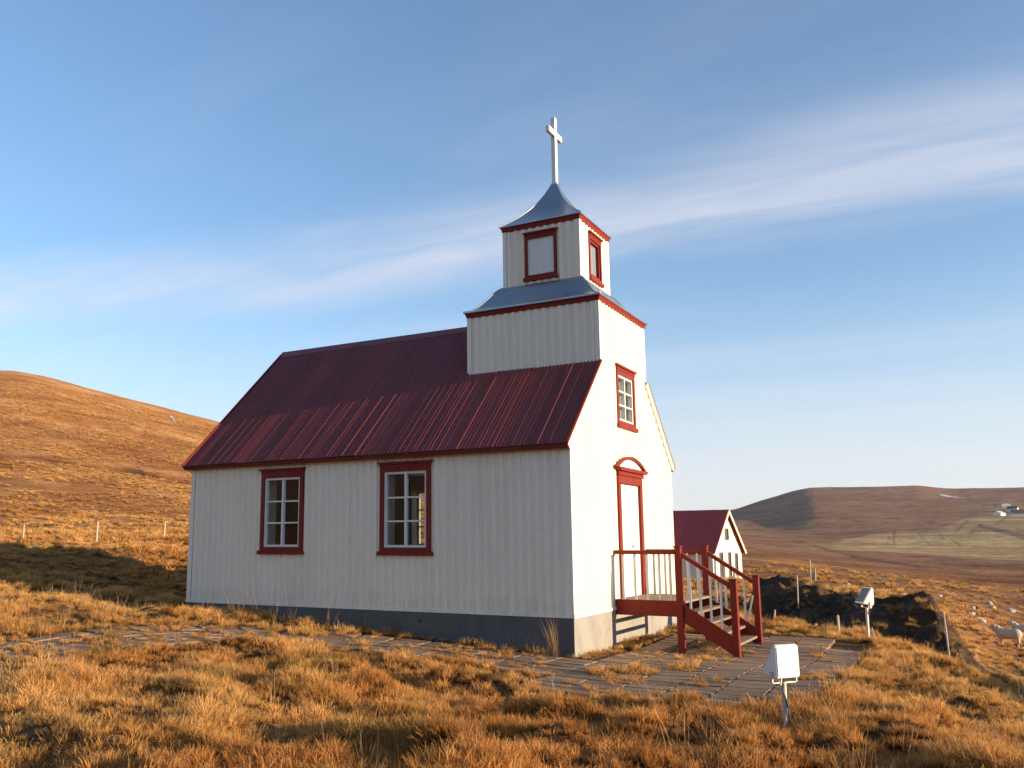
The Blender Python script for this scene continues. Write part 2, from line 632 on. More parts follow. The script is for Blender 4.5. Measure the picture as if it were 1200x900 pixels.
def paver_mat():
    m = mat('weathered_paving', (0.25, 0.22, 0.19), 0.88)
    t = NT(m)
    oi = t.new('ShaderNodeObjectInfo')
    a = t.mix(t.ramp(oi.outputs['Random'], 0, 1), (0.165, 0.098, 0.054), (0.25, 0.155, 0.088))
    n = t.noise(5, 6, 0.65, 0.2)
    a = t.mix(t.ramp(n, 0.45, 0.75, 0, 0.7), a, (0.09, 0.058, 0.036))
    a = t.mix(t.ramp(t.noise(23, 4), 0.5, 0.8, 0, 0.5), a, (0.27, 0.18, 0.11))
    t.l.new(a, t.b.inputs['Base Color'])
    t.l.new(t.bump(t.noise(60, 5, 0.7), 0.35, 0.01), t.b.inputs['Normal'])
    return m


M['paver'] = paver_mat()


def glass_mat():
    m = bpy.data.materials.new('window_glass')
    m.use_nodes = True
    n, l = m.node_tree.nodes, m.node_tree.links
    n.clear()
    tr = n.new('ShaderNodeBsdfTransparent')
    tr.inputs[0].default_value = (0.86, 0.89, 0.88, 1)
    gl = n.new('ShaderNodeBsdfGlossy')
    gl.inputs['Roughness'].default_value = 0.02
    lw = n.new('ShaderNodeLayerWeight')
    lw.inputs['Blend'].default_value = 0.5
    pw = n.new('ShaderNodeMath')
    pw.operation = 'POWER'
    pw.inputs[1].default_value = 5.0
    l.new(lw.outputs['Facing'], pw.inputs[0])
    fr = n.new('ShaderNodeMath')
    fr.operation = 'MULTIPLY_ADD'
    fr.inputs[1].default_value = 0.95
    fr.inputs[2].default_value = 0.045
    l.new(pw.outputs[0], fr.inputs[0])
    mx = n.new('ShaderNodeMixShader')
    l.new(fr.outputs[0], mx.inputs[0])
    l.new(tr.outputs[0], mx.inputs[1])
    l.new(gl.outputs[0], mx.inputs[2])
    o = n.new('ShaderNodeOutputMaterial')
    l.new(mx.outputs[0], o.inputs[0])
    return m


M['glass'] = glass_mat()
M['dull_glass'] = mat('sky_toned_glass', (0.20, 0.22, 0.26), 0.12)  # opaque pane, grey-blue base painted in for the reflected sky
M['pane_backing'] = mat('pale_backing', (0.42, 0.40, 0.42), 0.9)


def ground_mat():
    m = mat('moor_ground', (0.2, 0.12, 0.06), 0.95, 0, 0.1)
    t = NT(m)
    at = t.new('ShaderNodeAttribute', attribute_name='cover')
    sp = t.new('ShaderNodeSeparateXYZ')
    t.l.new(t.position(), sp.inputs[0])
    base = at.outputs['Color']
    n1 = t.noise(0.05, 5, 0.6, 0.4)
    n2 = t.noise(0.5, 6, 0.65, 0.3)
    n3 = t.noise(6.0, 5, 0.65)
    c = t.mix(t.ramp(n1, 0.44, 0.64, 0.0, 0.75), base, t.mix(1.0, base, (0.66, 0.46, 0.40), 'MULTIPLY'))
    n0 = t.noise(0.0075, 6, 0.62, 0.6)
    c = t.mix(t.ramp(n0, 0.42, 0.62, 0.0, 0.6), c, t.mix(1.0, c, (0.60, 0.46, 0.46), 'MULTIPLY'))
    n4 = t.noise(0.17, 5, 0.62, 0.5)
    c = t.mix(t.ramp(n4, 0.46, 0.68, 0.0, 0.6), c, t.mix(1.0, c, (0.52, 0.42, 0.36), 'MULTIPLY'))
    c = t.mix(t.ramp(n2, 0.42, 0.72, 0.0, 0.55), c, t.mix(1.0, c, (0.50, 0.42, 0.36), 'MULTIPLY'))
    c = t.mix(t.ramp(n3, 0.5, 0.8, 0.0, 0.4), c, t.mix(1.0, c, (0.45, 0.40, 0.35), 'MULTIPLY'))
    t.l.new(c, t.b.inputs['Base Color'])
    h = t.math('ADD', t.math('MULTIPLY', n2, 1.0), t.math('MULTIPLY', n3, 0.12))
    t.l.new(t.bump(h, 0.9, 0.9), t.b.inputs['Normal'])
    return m


M['ground'] = ground_mat()


def grass_mat(name, tip, mid, root, green, green_amt=0.25):
    m = bpy.data.materials.new(name)
    m.use_nodes = True
    t = NT(m)
    n, l = t.n, t.l
    n.remove(t.b)
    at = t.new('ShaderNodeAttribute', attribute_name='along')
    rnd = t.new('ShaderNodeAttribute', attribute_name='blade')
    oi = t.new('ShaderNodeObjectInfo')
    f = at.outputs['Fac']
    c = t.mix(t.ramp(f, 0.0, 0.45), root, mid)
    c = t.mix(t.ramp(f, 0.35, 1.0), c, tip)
    c = t.mix(t.ramp(rnd.outputs['Fac'], 0.55, 1.0, 0, 0.55), c, t.mix(1.0, c, (0.55, 0.42, 0.34), 'MULTIPLY'))
    gn = t.noise(0.55, 3, 0.5, vec=oi.outputs['Location'])
    c = t.mix(t.ramp(gn, 0.50, 0.68, 0, green_amt), c, green)
    gn2 = t.noise(1.3, 3, 0.5, vec=oi.outputs['Location'])
    c = t.mix(t.ramp(gn2, 0.45, 0.70, 0, 0.50), c, t.mix(1.0, c, (0.62, 0.42, 0.30), 'MULTIPLY'))
    gn3 = t.noise(0.05, 5, 0.6, 0.4, vec=oi.outputs['Location'])
    c = t.mix(t.ramp(gn3, 0.46, 0.64, 0, 0.6), c, t.mix(1.0, c, (0.72, 0.52, 0.42), 'MULTIPLY'))
    hs = t.new('ShaderNodeHueSaturation')
    t.put(hs.inputs['Value'], t.ramp(oi.outputs['Random'], 0, 1, 0.78, 1.18))
    l.new(c, hs.inputs['Color'])
    d = t.new('ShaderNodeBsdfDiffuse')
    tr = t.new('ShaderNodeBsdfTranslucent')
    l.new(hs.outputs[0], d.inputs[0])
    l.new(hs.outputs[0], tr.inputs[0])
    mx = t.new('ShaderNodeMixShader')
    mx.inputs[0].default_value = 0.42
    l.new(d.outputs[0], mx.inputs[1])
    l.new(tr.outputs[0], mx.inputs[2])
    l.new(mx.outputs[0], n['Material Output'].inputs[0])
    return m


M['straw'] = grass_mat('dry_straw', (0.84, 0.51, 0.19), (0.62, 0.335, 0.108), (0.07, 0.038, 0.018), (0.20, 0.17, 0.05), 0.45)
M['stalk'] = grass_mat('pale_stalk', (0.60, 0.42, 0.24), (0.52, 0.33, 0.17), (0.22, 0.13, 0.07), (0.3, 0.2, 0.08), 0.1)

# ------------------------------------------------------------------ ground sheet
a0, a1 = px_az(1250), px_az(775)
a2 = px_az(-60)
AZ = np.concatenate([np.arange(a0 - 26, a0, 0.5), np.arange(a0, a1, 0.08), np.arange(a1, a2, 0.15), np.arange(a2, a2 + 26, 0.5),
                     np.arange(a2 + 26, a0 - 26 + 360, 4.0)])
RR = np.concatenate([[0.0], np.geomspace(0.6, 3.6, 14), np.geomspace(3.7, 6500, 600)])


def land_cover(x, y, z):
    r = np.hypot(x - CAM[0], y - CAM[1])
    az = np.degrees(np.arctan2(y - CAM[1], x - CAM[0]))
    # image column and row of each point, to lay out fields and ditches surveyed from the photograph
    P = np.stack([x, y, z], -1) - CAM
    dep = np.maximum(P @ CF, 1e-3)
    cx = PPX + FPX * (P @ CR) / dep
    cy = PPY - FPX * (P @ CU) / dep
    n = len(x)
    c = np.zeros((n, 3))
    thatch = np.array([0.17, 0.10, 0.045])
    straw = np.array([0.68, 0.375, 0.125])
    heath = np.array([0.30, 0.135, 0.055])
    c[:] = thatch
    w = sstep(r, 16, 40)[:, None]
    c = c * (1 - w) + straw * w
    # heath takes over with distance and in noise patches
    pn = fbm(x / 60, y / 60, 4, 41)
    k = (sstep(pn, -0.05, 0.25) * sstep(r, 60, 160) * 0.75)[:, None]
    c = c * (1 - k) + heath * k
    left = az > px_az(690)
    k = (sstep(r, 170, 330) * left)[:, None] * 0.45
    c = c * (1 - k) + np.array([0.62, 0.29, 0.095]) * k
    # eroded dark bank across the hill side
    hillm = left & (r > 110) & (r < 340)
    kk = np.zeros(n)
    if hillm.any():
        sd_ = scarp_d(x[hillm], y[hillm])
        kk[hillm] = np.exp(-(np.maximum(sd_, 0) / 4.0) ** 2) * sstep(fbm(x[hillm] / 30, y[hillm] / 30, 3, 55), -0.5, -0.1)
    k = kk[:, None] * 0.85
    c = c * (1 - k) + np.array([0.085, 0.042, 0.024]) * k
    # far valley on the right
    right = az < px_az(740)
    k = (right * sstep(r, 33, 40) * (1 - sstep(r, 240, 320)) * (0.75 + 0.5 * np.clip(fbm(x / 14, y / 14, 3, 48), -0.5, 0.5)))[:, None]
    c = c * (1 - k) + np.array([0.27, 0.13, 0.055]) * k
    far = right & (r > 200)
    k = (far * sstep(r, 180, 300))[:, None]
    c = c * (1 - k) + np.array([0.34, 0.185, 0.095]) * k
    field = np.array([0.54, 0.39, 0.18])
    # hay field: a strip that starts thin at the left and opens out to the right
    top = 636 - 14 * sstep(cx, 960, 1060) - 20 * sstep(cx, 1080, 1160) + 3 * fbm(x / 90, y / 90, 3, 9)
    bot = 643 + 13 * sstep(cx, 960, 1200) + 2 * fbm(x / 60, y / 60, 3, 19)
    k = sstep(cy, top - 1.5, top + 1.5) * (1 - sstep(cy, bot - 1.5, bot + 1.5)) * sstep(cx, 925, 1000) * far
    k = k[:, None]
    c = c * (1 - k) + (field * (1 + 0.35 * fbm(x / 150, y / 40, 3, 5))[:, None]) * k
    # pale patch below the shaded flank
    k = (np.exp(-((cx - 950) / 26) ** 2 - ((cy - 609) / 6) ** 2) * far)[:, None] * 0.8
    c = c * (1 - k) + np.array([0.40, 0.25, 0.13]) * k
    # upper meadow
    k = (np.exp(-((cx - 1165) / 45) ** 2 - ((cy - 594 ) / 5) ** 2) * far)[:, None] * 0.65
    c = c * (1 - k) + np.array([0.42, 0.31, 0.14]) * k

    def line(p, q, wd, colr, s=0.85):
        nonlocal c
        (ax, ay), (bx, by) = p, q
        vx, vy = bx - ax, by - ay
        tt = np.clip(((cx - ax) * vx + (cy - ay) * vy) / (vx * vx + vy * vy), 0, 1)
        dd = np.hypot(cx - ax - tt * vx, cy - ay - tt * vy)
        kk = ((1 - sstep(dd, wd * 0.4, wd)) * far * s * 0.65)[:, None]
        c = c * (1 - kk) + np.array(colr) * kk
    dk = (0.07, 0.055, 0.05)
    wet = (0.17, 0.17, 0.15)
    line((1048, 621), (1047, 638), 1.8, dk)
    line((1042, 629), (1040, 638), 1.6, dk, 0.6)
    line((1076, 624), (1089, 638), 1.6, wet)
    line((1101, 624), (1106, 631), 1.5, wet)
    line((1115, 632), (1126, 640), 1.6, dk, 0.7)
    line((1119, 624), (1135, 609), 1.8, dk, 0.8)
    line((1137, 625), (1149, 614), 1.8, dk, 0.8)
    line((1150, 617), (1205, 630), 3.6, (0.06, 0.065, 0.075), 0.9)
    line((1168, 614), (1184, 602), 1.6, dk, 0.7)
    line((912, 626), (955, 640), 1.8, (0.27, 0.17, 0.11), 0.8)
    line((955, 640), (1000, 652), 2.2, (0.10, 0.055, 0.04), 0.8)
    line((1000, 652), (1075, 664), 2.8, (0.10, 0.055, 0.04), 0.8)
    line((1075, 664), (1205, 664), 4.5, (0.12, 0.06, 0.042), 0.6)
    # dip to the right of the paving: short turf, its shade painted in
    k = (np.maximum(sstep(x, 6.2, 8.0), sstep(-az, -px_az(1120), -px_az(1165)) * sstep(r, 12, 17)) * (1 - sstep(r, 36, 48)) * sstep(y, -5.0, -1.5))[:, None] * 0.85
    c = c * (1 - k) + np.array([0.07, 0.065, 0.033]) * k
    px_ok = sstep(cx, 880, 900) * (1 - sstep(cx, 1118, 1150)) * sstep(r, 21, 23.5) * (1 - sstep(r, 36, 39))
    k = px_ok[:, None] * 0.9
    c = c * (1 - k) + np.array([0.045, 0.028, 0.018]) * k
    # lawn left of the church, shorter and greener
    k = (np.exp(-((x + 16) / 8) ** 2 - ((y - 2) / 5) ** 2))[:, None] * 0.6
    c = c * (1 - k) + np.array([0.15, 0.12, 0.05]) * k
    k = (1 - sstep(paved(x, y), 0.0, 0.35))[:, None]
    c = c * (1 - k) + np.array([0.10, 0.066, 0.038]) * k
    return np.clip(c, 0.01, 1)


def make_ground():
    nr, na = len(RR) - 1, len(AZ)
    ca, sa = np.cos(np.radians(AZ)), np.sin(np.radians(AZ))
    X = (CAM[0] + RR[1:, None] * ca[None]).ravel()
    Y = (CAM[1] + RR[1:, None] * sa[None]).ravel()
    Z = ground_z(X, Y)
    Z -= 0.05 * (1 - sstep(paved(X, Y), 0.0, 0.15))
    inside = church_d(X, Y) <= 0.0
    Z[inside] -= 0.3
    cz = gz(CAM[0], CAM[1])
    verts = np.concatenate([np.stack([X, Y, Z], -1), [[CAM[0], CAM[1], cz]]])
    i, j = np.meshgrid(np.arange(nr - 1), np.arange(na), indexing='ij')
    jn = (j + 1) % na
    quads = np.stack([i * na + j, (i + 1) * na + j, (i + 1) * na + jn, i * na + jn], -1).reshape(-1, 4)
    jj = np.arange(na)
    tris = np.stack([np.full(na, nr * na), jj, (jj + 1) % na], -1)
    me = bpy.data.meshes.new('ground')
    nl = quads.size + tris.size
    me.vertices.add(len(verts))
    me.vertices.foreach_set('co', verts.ravel())
    me.loops.add(nl)
    me.loops.foreach_set('vertex_index', np.concatenate([quads.ravel(), tris.ravel()]).astype(np.int32))
    npoly = len(quads) + len(tris)
    me.polygons.add(npoly)
    starts = np.concatenate([np.arange(len(quads)) * 4, quads.size + np.arange(len(tris)) * 3])
    me.polygons.foreach_set('loop_start', starts.astype(np.int32))
    me.update(calc_edges=True)
    me.validate()
    me.polygons.foreach_set('use_smooth', [True] * npoly)
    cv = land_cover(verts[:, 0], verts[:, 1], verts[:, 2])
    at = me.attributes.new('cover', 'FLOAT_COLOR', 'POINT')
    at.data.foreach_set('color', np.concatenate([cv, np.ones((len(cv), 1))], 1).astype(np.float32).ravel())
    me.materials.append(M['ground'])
    g = link('ground', me)
    tag(g, 'brown moorland rising to hills around the church', kind='structure')
    return g


ground = make_ground()

# ------------------------------------------------------------------ the church
A_T, B_T = W / 2 - 1.38, W / 2 + 1.38       # tower sides
TL = 2.83                                   # tower length
ZT = 5.84                                   # tower body top
TANP = (RIDGE - H) / (W / 2)
church = empty('church', (0, 0, 0))
tag(church, 'small white church with dark red corrugated roof, square tower and cross', 'church')

S_FR = Frame((0, 0, 0), (1, 0, 0), (0, -1, 0))          # long wall facing the path
N_FR = Frame((0, W, 0), (1, 0, 0), (0, 1, 0))
F_FR = Frame((0, 0, 0), (0, 1, 0), (1, 0, 0))           # entrance gable
R_FR = Frame((-L, 0, 0), (0, 1, 0), (-1, 0, 0))

PITCH = 0.17


def rib(u):
    f = (np.asarray(u) / PITCH) % 1.0
    return np.interp(f, [0, 0.10, 0.20, 0.56, 0.66, 1.0], [0.005, 0.005, 0.031, 0.031, 0.005, 0.005])


def strips(u0, u1, zlo, ztop, openings, extra=(), step=None):
    br = {round(u0, 5), round(u1, 5)}
    for o in openings:
        br |= {round(o[0], 5), round(o[1], 5)}
    br |= {round(e, 5) for e in extra if u0 < e < u1}
    if step:
        k = math.ceil(u0 / step)
        while k * step < u1:
            br.add(round(k * step, 5))
            k += 1
    br = sorted(br)
    out = []
    for a, b in zip(br[:-1], br[1:]):
        if b - a < 1e-4:
            continue
        mid = (a + b) / 2
        segs = [(zlo, None)]
        for o in sorted((q for q in openings if q[0] < mid < q[1]), key=lambda q: q[2]):
            lo, hi = segs.pop()
            segs += [(lo, o[2]), (o[3], None)]
        for lo, hi in segs:
            out.append((a, b, lo, hi))
    return out


def wall(T, u0, u1, zlo, ztop, holes, clad_holes, extra=(), thick=0.18, zclad=None):
    mb = MB()
    e = 1e-4
    for a, b, lo, hi in strips(u0, u1, zlo, ztop, holes, extra):
        ta, tb = (ztop(a + e), ztop(b - e)) if hi is None else (hi, hi)
        mb.prism(T, [(a, lo), (b, lo), (b, tb), (a, ta)], -thick, 0.0)
    w = mb.build('wall', M['white'], church)
    fr = [0, 0.10, 0.20, 0.56, 0.66]
    for a, b, lo, hi in strips(u0, u1, zclad if zclad is not None else zlo, ztop, clad_holes, extra, PITCH):
        k0 = math.floor(a / PITCH + 1e-6)
        us = [a] + [u for k in (k0, k0 + 1) for u in [(k + q) * PITCH for q in fr] if a + 1e-4 < u < b - 1e-4] + [b]
        tp = (lambda u: ztop(min(max(u, a + e), b - e))) if hi is None else (lambda u: hi)
        vs, fs = [], []
        for u in us:
            h = float(rib(u))
            vs += [T(u, 0.001, lo), T(u, h, lo), T(u, h, tp(u)), T(u, 0.001, tp(u))]
        for i in range(len(us) - 1):
            p, q = 4 * i, 4 * i + 4
            fs += [(p + 1, q + 1, q + 2, p + 2), (p, q, q + 1, p + 1), (p + 2, q + 2, q + 3, p + 3)]
        fs += [(0, 1, 2, 3), tuple(4 * (len(us) - 1) + i for i in (3, 2, 1, 0))]
        MB().add(vs, fs).build('siding_board', M['white'], w)
    return w


def window(T, u0, u1, z0, z1, cols=2, rows=3, blind=False, casing=0.09, cap=0.06, head=0.10, pane_d=-0.05, reveal=0.0):
    """u0..z1: outer edge of the casing, head and sill lie beyond it"""
    mb = MB()
    mb.box(T, u0, u0 + casing, 0.0, 0.05, z0, z1)
    mb.box(T, u1 - casing, u1, 0.0, 0.05, z0, z1)
    mb.box(T, u0 + casing, u1 - casing, 0.0, 0.05, z1 - casing, z1)
    mb.box(T, u0 + casing, u1 - casing, 0.0, 0.05, z0, z0 + casing * 0.8)
    wd = mb.build('window', M['red'], church)
    hb = MB()
    hb.box(T, u0 - 0.004, u1 + 0.004, 0.002, 0.060, z1 - 0.002, z1 + head * 0.55)
    hb.prism(T, [(u0 - 0.01, z1 + head * 0.55), (u1 + 0.01, z1 + head * 0.55), (u1 + cap, z1 + head), (u0 - cap, z1 + head)], 0.002, 0.095)
    hb.build('window_head', M['red'], wd)
    sb = MB()
    sb.prism(T, [(u0 - cap * 0.8, z0 - 0.075), (u1 + cap * 0.8, z0 - 0.075), (u1 + cap * 0.5, z0 + 0.002), (u0 - cap * 0.5, z0 + 0.002)], 0.002, 0.085)
    sb.build('window_sill', M['red'], wd)
    a, b, c, d = u0 + casing + .001, u1 - casing - .001, z0 + casing * 0.8 + .001, z1 - casing - .001
    if blind:
        pb = MB().box(T, a, b, -0.03, 0.012, c, d)
        pb.build('shutter', M['trim_white'], wd)
        return wd
    st, mt = 0.045, 0.032
    sm = MB()
    sm.box(T, a, a + st, -0.07, 0.02, c, d)
    sm.box(T, b - st, b, -0.07, 0.02, c, d)
    sm.box(T, a + st, b - st, -0.07, 0.02, c, c + st)
    sm.box(T, a + st, b - st, -0.07, 0.02, d - st, d)
    ia, ib, ic, id_ = a + st, b - st, c + st, d - st
    uw, zw = (ib - ia) / cols, (id_ - ic) / rows
    for i in range(1, cols):
        w_ = st if cols == 2 else mt
        sm.box(T, ia + i * uw - w_ / 2, ia + i * uw + w_ / 2, -0.065, 0.015, ic, id_)
    for j in range(1, rows):
        for i in range(cols):
            lo = ia + i * uw + (st / 2 if i else 0)
            hi = ia + (i + 1) * uw - (st / 2 if i < cols - 1 else 0)
            sm.box(T, lo, hi, -0.06, 0.010, ic + j * zw - mt / 2, ic + j * zw + mt / 2)
    sm.build('sash', M['trim_white'] if cols > 1 else M['red'], wd)
    if reveal:
        rv = MB()
        rv.box(T, a - 0.012, a + 0.006, -reveal, -0.071, c, d)
        rv.box(T, b - 0.006, b + 0.012, -reveal, -0.071, c, d)
        rv.box(T, a + 0.0065, b - 0.0065, -reveal, -0.071, c - 0.012, c + 0.006)
        rv.box(T, a + 0.0065, b - 0.0065, -reveal, -0.071, d - 0.006, d + 0.012)
        rv.build('window_reveal', M['trim_white'], wd)
    for i in range(cols):
        for j in range(rows):
            g = MB().box(T, ia + i * uw, ia + (i + 1) * uw, pane_d, pane_d + 0.004, ic + j * zw, ic + (j + 1) * zw)
            g.build('pane', M['glass'] if cols > 1 else M['dull_glass'], wd)
    return wd


WIN = [(-6.90, -5.78, 1.06, 2.64), (-3.90, -2.765, 1.05, 2.645)]


def grow(o, g):
    return (o[0] - g, o[1] + g, o[2] - g, o[3] + g)


flat = lambda z: (lambda u: z)
SIDE_HOLES = [grow(o, -0.085) for o in WIN]
SIDE_CLAD = [grow(o, -0.03) for o in WIN]
wall(S_FR, -L, 0, 0, flat(H - 0.01), SIDE_HOLES, SIDE_CLAD)
wall(N_FR, -L, 0, 0, flat(H - 0.01), SIDE_HOLES, SIDE_CLAD)


def gable_top(u):
    return (H - 0.01 + TANP * min(u, W - u))


def front_top(u):
    return ZT if A_T < u < B_T else gable_top(u)


FWIN = (2.49, 3.61, 3.53, 4.63)
DOOR = (2.50, 3.70, 0.10, 2.34)
wall(F_FR, 0.181, W - 0.181, 0, front_top, [grow(FWIN, -0.085), (2.48, 3.72, 0.0, 2.36)], [grow(FWIN, -0.03), (2.38, 3.82, 0.0, 2.45)], (A_T, B_T, W / 2), 0.18)
# the narrow strips of gable siding at the corners
for a, b in ((0.0, 0.181), (W - 0.181, W)):
    mb = MB()
    us = np.linspace(a, b, 7)
    vs, fs = [], []
    for u in us:
        h = float(rib(u))
        vs += [F_FR(u, 0.001, 0), F_FR(u, h, 0), F_FR(u, h, gable_top(u)), F_FR(u, 0.001, gable_top(u))]
    for i in range(len(us) - 1):
        p, q = 4 * i, 4 * i + 4
        fs += [(p + 1, q + 1, q + 2, p + 2), (p, q, q + 1, p + 1), (p + 2, q + 2, q + 3, p + 3)]
    mb.add(vs, fs)
    mb.build('siding_board', M['white'], church)
wall(R_FR, 0.181, W - 0.181, 0, gable_top, [], [], (W / 2,), 0.18)

for o in WIN:
    window(S_FR, *o, reveal=0.335)
    window(N_FR, *o, reveal=0.335)
fw = window(F_FR, *FWIN)
cu = MB()
NC = 40
vs_, fs_ = [], []
for i in range(NC + 1):
    u = FWIN[0] + 0.09 + (FWIN[1] - FWIN[0] - 0.18) * i / NC
    dd = -0.12 + 0.015 * math.sin(i * 1.3)
    vs_ += [F_FR(u, dd, FWIN[2] + 0.09), F_FR(u, dd, FWIN[3] - 0.09)]
fs_ = [(2 * i, 2 * i + 2, 2 * i + 3, 2 * i + 1) for i in range(NC)]
cu.add(vs_, fs_).build('pane_backing', M['pane_backing'], fw, smooth=True)  # pale wavy sheet behind the gable window panes

# plinth
pb = MB()
pb.box(WORLD, -0.16, 0.03, -0.03, W + 0.03, -1.4, -0.035)
pb.build('plinth', M['plinth'], church, bevel=0.006)
pb = MB()
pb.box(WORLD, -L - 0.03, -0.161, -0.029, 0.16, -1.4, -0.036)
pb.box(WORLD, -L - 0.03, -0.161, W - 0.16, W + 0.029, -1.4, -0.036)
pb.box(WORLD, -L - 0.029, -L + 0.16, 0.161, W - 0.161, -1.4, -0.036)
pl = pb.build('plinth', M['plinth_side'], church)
# the shade-darkened colour also covers the side faces of the front block
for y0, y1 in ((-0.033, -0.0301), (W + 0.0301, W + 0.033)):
    MB().box(WORLD, -0.16, 0.0295, y0, y1, -1.4, -0.037).build('plinth_shade_face', M['plinth_side'], church)
# drip board between siding and plinth
for T, u0, u1 in ((S_FR, -L - 0.05, 0.05), (N_FR, -L - 0.05, 0.05), (F_FR, -0.001, W + 0.001), (R_FR, -0.001, W + 0.001)):
    db = MB()
    db.prism(Frame(T.o, T.U, T.N), [(u0, -0.045), (u1, -0.045), (u1, 0.012), (u0, 0.012)], 0.0, 0.045)
    db.build('drip_board', M['white'], church)
# small vent holes in the plinth
for u in (-3.0, -6.4):
    vb = MB()
    vb.tube([S_FR(u, 0.0305, -0.20), S_FR(u, 0.036, -0.20)], 0.035, 12)
    vb.build('vent', M['cable'], pl)
# corner boards
for x, y in ((0, 0), (0, W), (-L, 0), (-L, W)):
    sx, sy = (1 if x == 0 else -1), (-1 if y == 0 else 1)
    cb = MB()
    cb.box(WORLD, min(x, x + sx * 0.036), max(x, x + sx * 0.036), min(y + sy * 0.036, y - sy * 0.075), max(y + sy * 0.036, y - sy * 0.075), 0.013, H - 0.12)
    cb.box(WORLD, min(x - sx * 0.075, x - sx * 0.0005), max(x - sx * 0.075, x - sx * 0.0005), min(y, y + sy * 0.036), max(y, y + sy * 0.036), 0.013, H - 0.12)
    cb.build('corner_board', M['white'], church)
# frieze under the eaves
for T in (S_FR, N_FR):
    fb = MB()
    fb.box(T, -L - 0.035, 0.034, 0.002, 0.045, H - 0.19, H - 0.02)
    fb.build('frieze_board', M['frieze'], church)

# floor and ceiling inside
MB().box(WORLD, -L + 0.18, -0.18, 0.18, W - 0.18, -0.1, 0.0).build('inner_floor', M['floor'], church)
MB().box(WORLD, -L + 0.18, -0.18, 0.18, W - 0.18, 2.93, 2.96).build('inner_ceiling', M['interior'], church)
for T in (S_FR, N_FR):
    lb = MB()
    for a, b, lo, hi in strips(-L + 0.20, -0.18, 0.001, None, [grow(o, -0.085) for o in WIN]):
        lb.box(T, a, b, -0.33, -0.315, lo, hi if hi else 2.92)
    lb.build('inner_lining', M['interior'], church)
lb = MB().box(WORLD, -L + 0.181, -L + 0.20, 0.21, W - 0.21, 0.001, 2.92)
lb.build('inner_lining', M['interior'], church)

# roof: corrugated sheets in two courses on each side
OV, VERGE = 0.17, 0.07
SL = math.hypot(1, TANP)


def slope_frame(side):
    if side == 0:
        o = np.array((0, -OV, H - OV * TANP))
        up = np.array((0, 1, TANP)) / SL
        nn = np.array((0, -TANP, 1)) / SL
    else:
        o = np.array((0, W + OV, H - OV * TANP))
        up = np.array((0, -1, TANP)) / SL
        nn = np.array((0, TANP, 1)) / SL
    return Frame(o, (1, 0, 0), nn, up)         # u along ridge, d off the roof, z up the slope


S_RIDGE = (W / 2 + OV) * SL
S_TOWER = (A_T + OV) * SL - 0.012
WAVE, AMP = 0.076, 0.0105


def sheet_mesh(wid, length, tilt, seed):
    n = max(2, int(round(wid / WAVE * 8)))
    us = np.linspace(0, wid, n + 1)
    zs = [0, 0.05, length * 0.5, length]
    r = random.Random(seed)
    wv = np.array([r.gauss(0, 0.0022) + (0.005 if r.random() < 0.14 else 0) for _ in range(40)])
    h = AMP * np.cos(2 * np.pi * us / WAVE) + wv[np.floor(us / WAVE + 0.5).astype(int)] * (0.5 + 0.5 * np.cos(2 * np.pi * us / WAVE))
    vs, fs = [], []
    lift = [r.uniform(-1, 1) * 0.004 for _ in zs]
    for zi, z in enumerate(zs):
        for u, hh in zip(us, h):
            vs.append((u, hh + lift[zi] + tilt * (u - wid / 2), z))
    base = len(vs)
    for z in (0, ):
        for u, hh in zip(us, h):
            vs.append((u, hh + lift[0] + tilt * (u - wid / 2) - 0.004, z + 0.0005))
    m = n + 1
    for zi in range(len(zs) - 1):
        for k in range(n):
            fs.append((zi * m + k, zi * m + k + 1, (zi + 1) * m + k + 1, (zi + 1) * m + k))
    for k in range(n):
        fs.append((k, base + k, base + k + 1, k + 1))
    return vs, fs


for side in (0, 1):
    T = slope_frame(side)
    rb = MB()
    rb.box(T, -L - 0.10, -TL - 0.0, 0.0, 0.045, 0.02, S_RIDGE - 0.05)
    rb.box(T, -TL, -0.001, 0.0, 0.045, 0.02, S_TOWER - 0.03)
    roof = rb.build('roof', M['red'], church)
    cols_ = list(np.linspace(-L - 0.14, -TL, 9)) + list(np.linspace(-TL, VERGE, 5))[1:]
    for i in range(len(cols_) - 1):
        u0, u1 = cols_[i], cols_[i + 1]
        top = S_RIDGE if u1 <= -TL + 1e-6 else S_TOWER
        cut = [0, top]
        for c in range(len(cut) - 1):
            s0, s1 = cut[c], min(cut[c + 1] + 0.12, top)
            vs, fs = sheet_mesh(u1 - u0 + 0.02, s1 - s0, random.uniform(-1, 1) * 0.006, random.random())
            d0 = 0.064 + 0.006 * (i % 2) + (0.0 if c else 0.004)
            d1 = d0 + (0.006 if c == 0 else 0.010)
            # the upper course laps over the lower one
            off = 0.010 if c else 0.0
            vv = [T(u0 + u, d0 + off + h, s0 + z) for u, h, z in vs]
            MB().add(vv, fs).build('roof_sheet', M['roof'], roof, smooth=True)
# ridge cap
cb = MB()
zr = RIDGE + 0.085
prof = [(W / 2 - 0.16, zr - 0.16 * TANP), (W / 2 - 0.03, zr - 0.02), (W / 2, zr + 0.015), (W / 2 + 0.03, zr - 0.02), (W / 2 + 0.16, zr - 0.16 * TANP),
        (W / 2 + 0.15, zr - 0.16 * TANP - 0.02), (W / 2, zr - 0.03), (W / 2 - 0.15, zr - 0.16 * TANP - 0.02)]
cb.prism(Frame((0, 0, 0.03), (0, 1, 0), (1, 0, 0)), prof, -L - 0.15, -TL)
cb.build('ridge_cap', M['roof'], church)
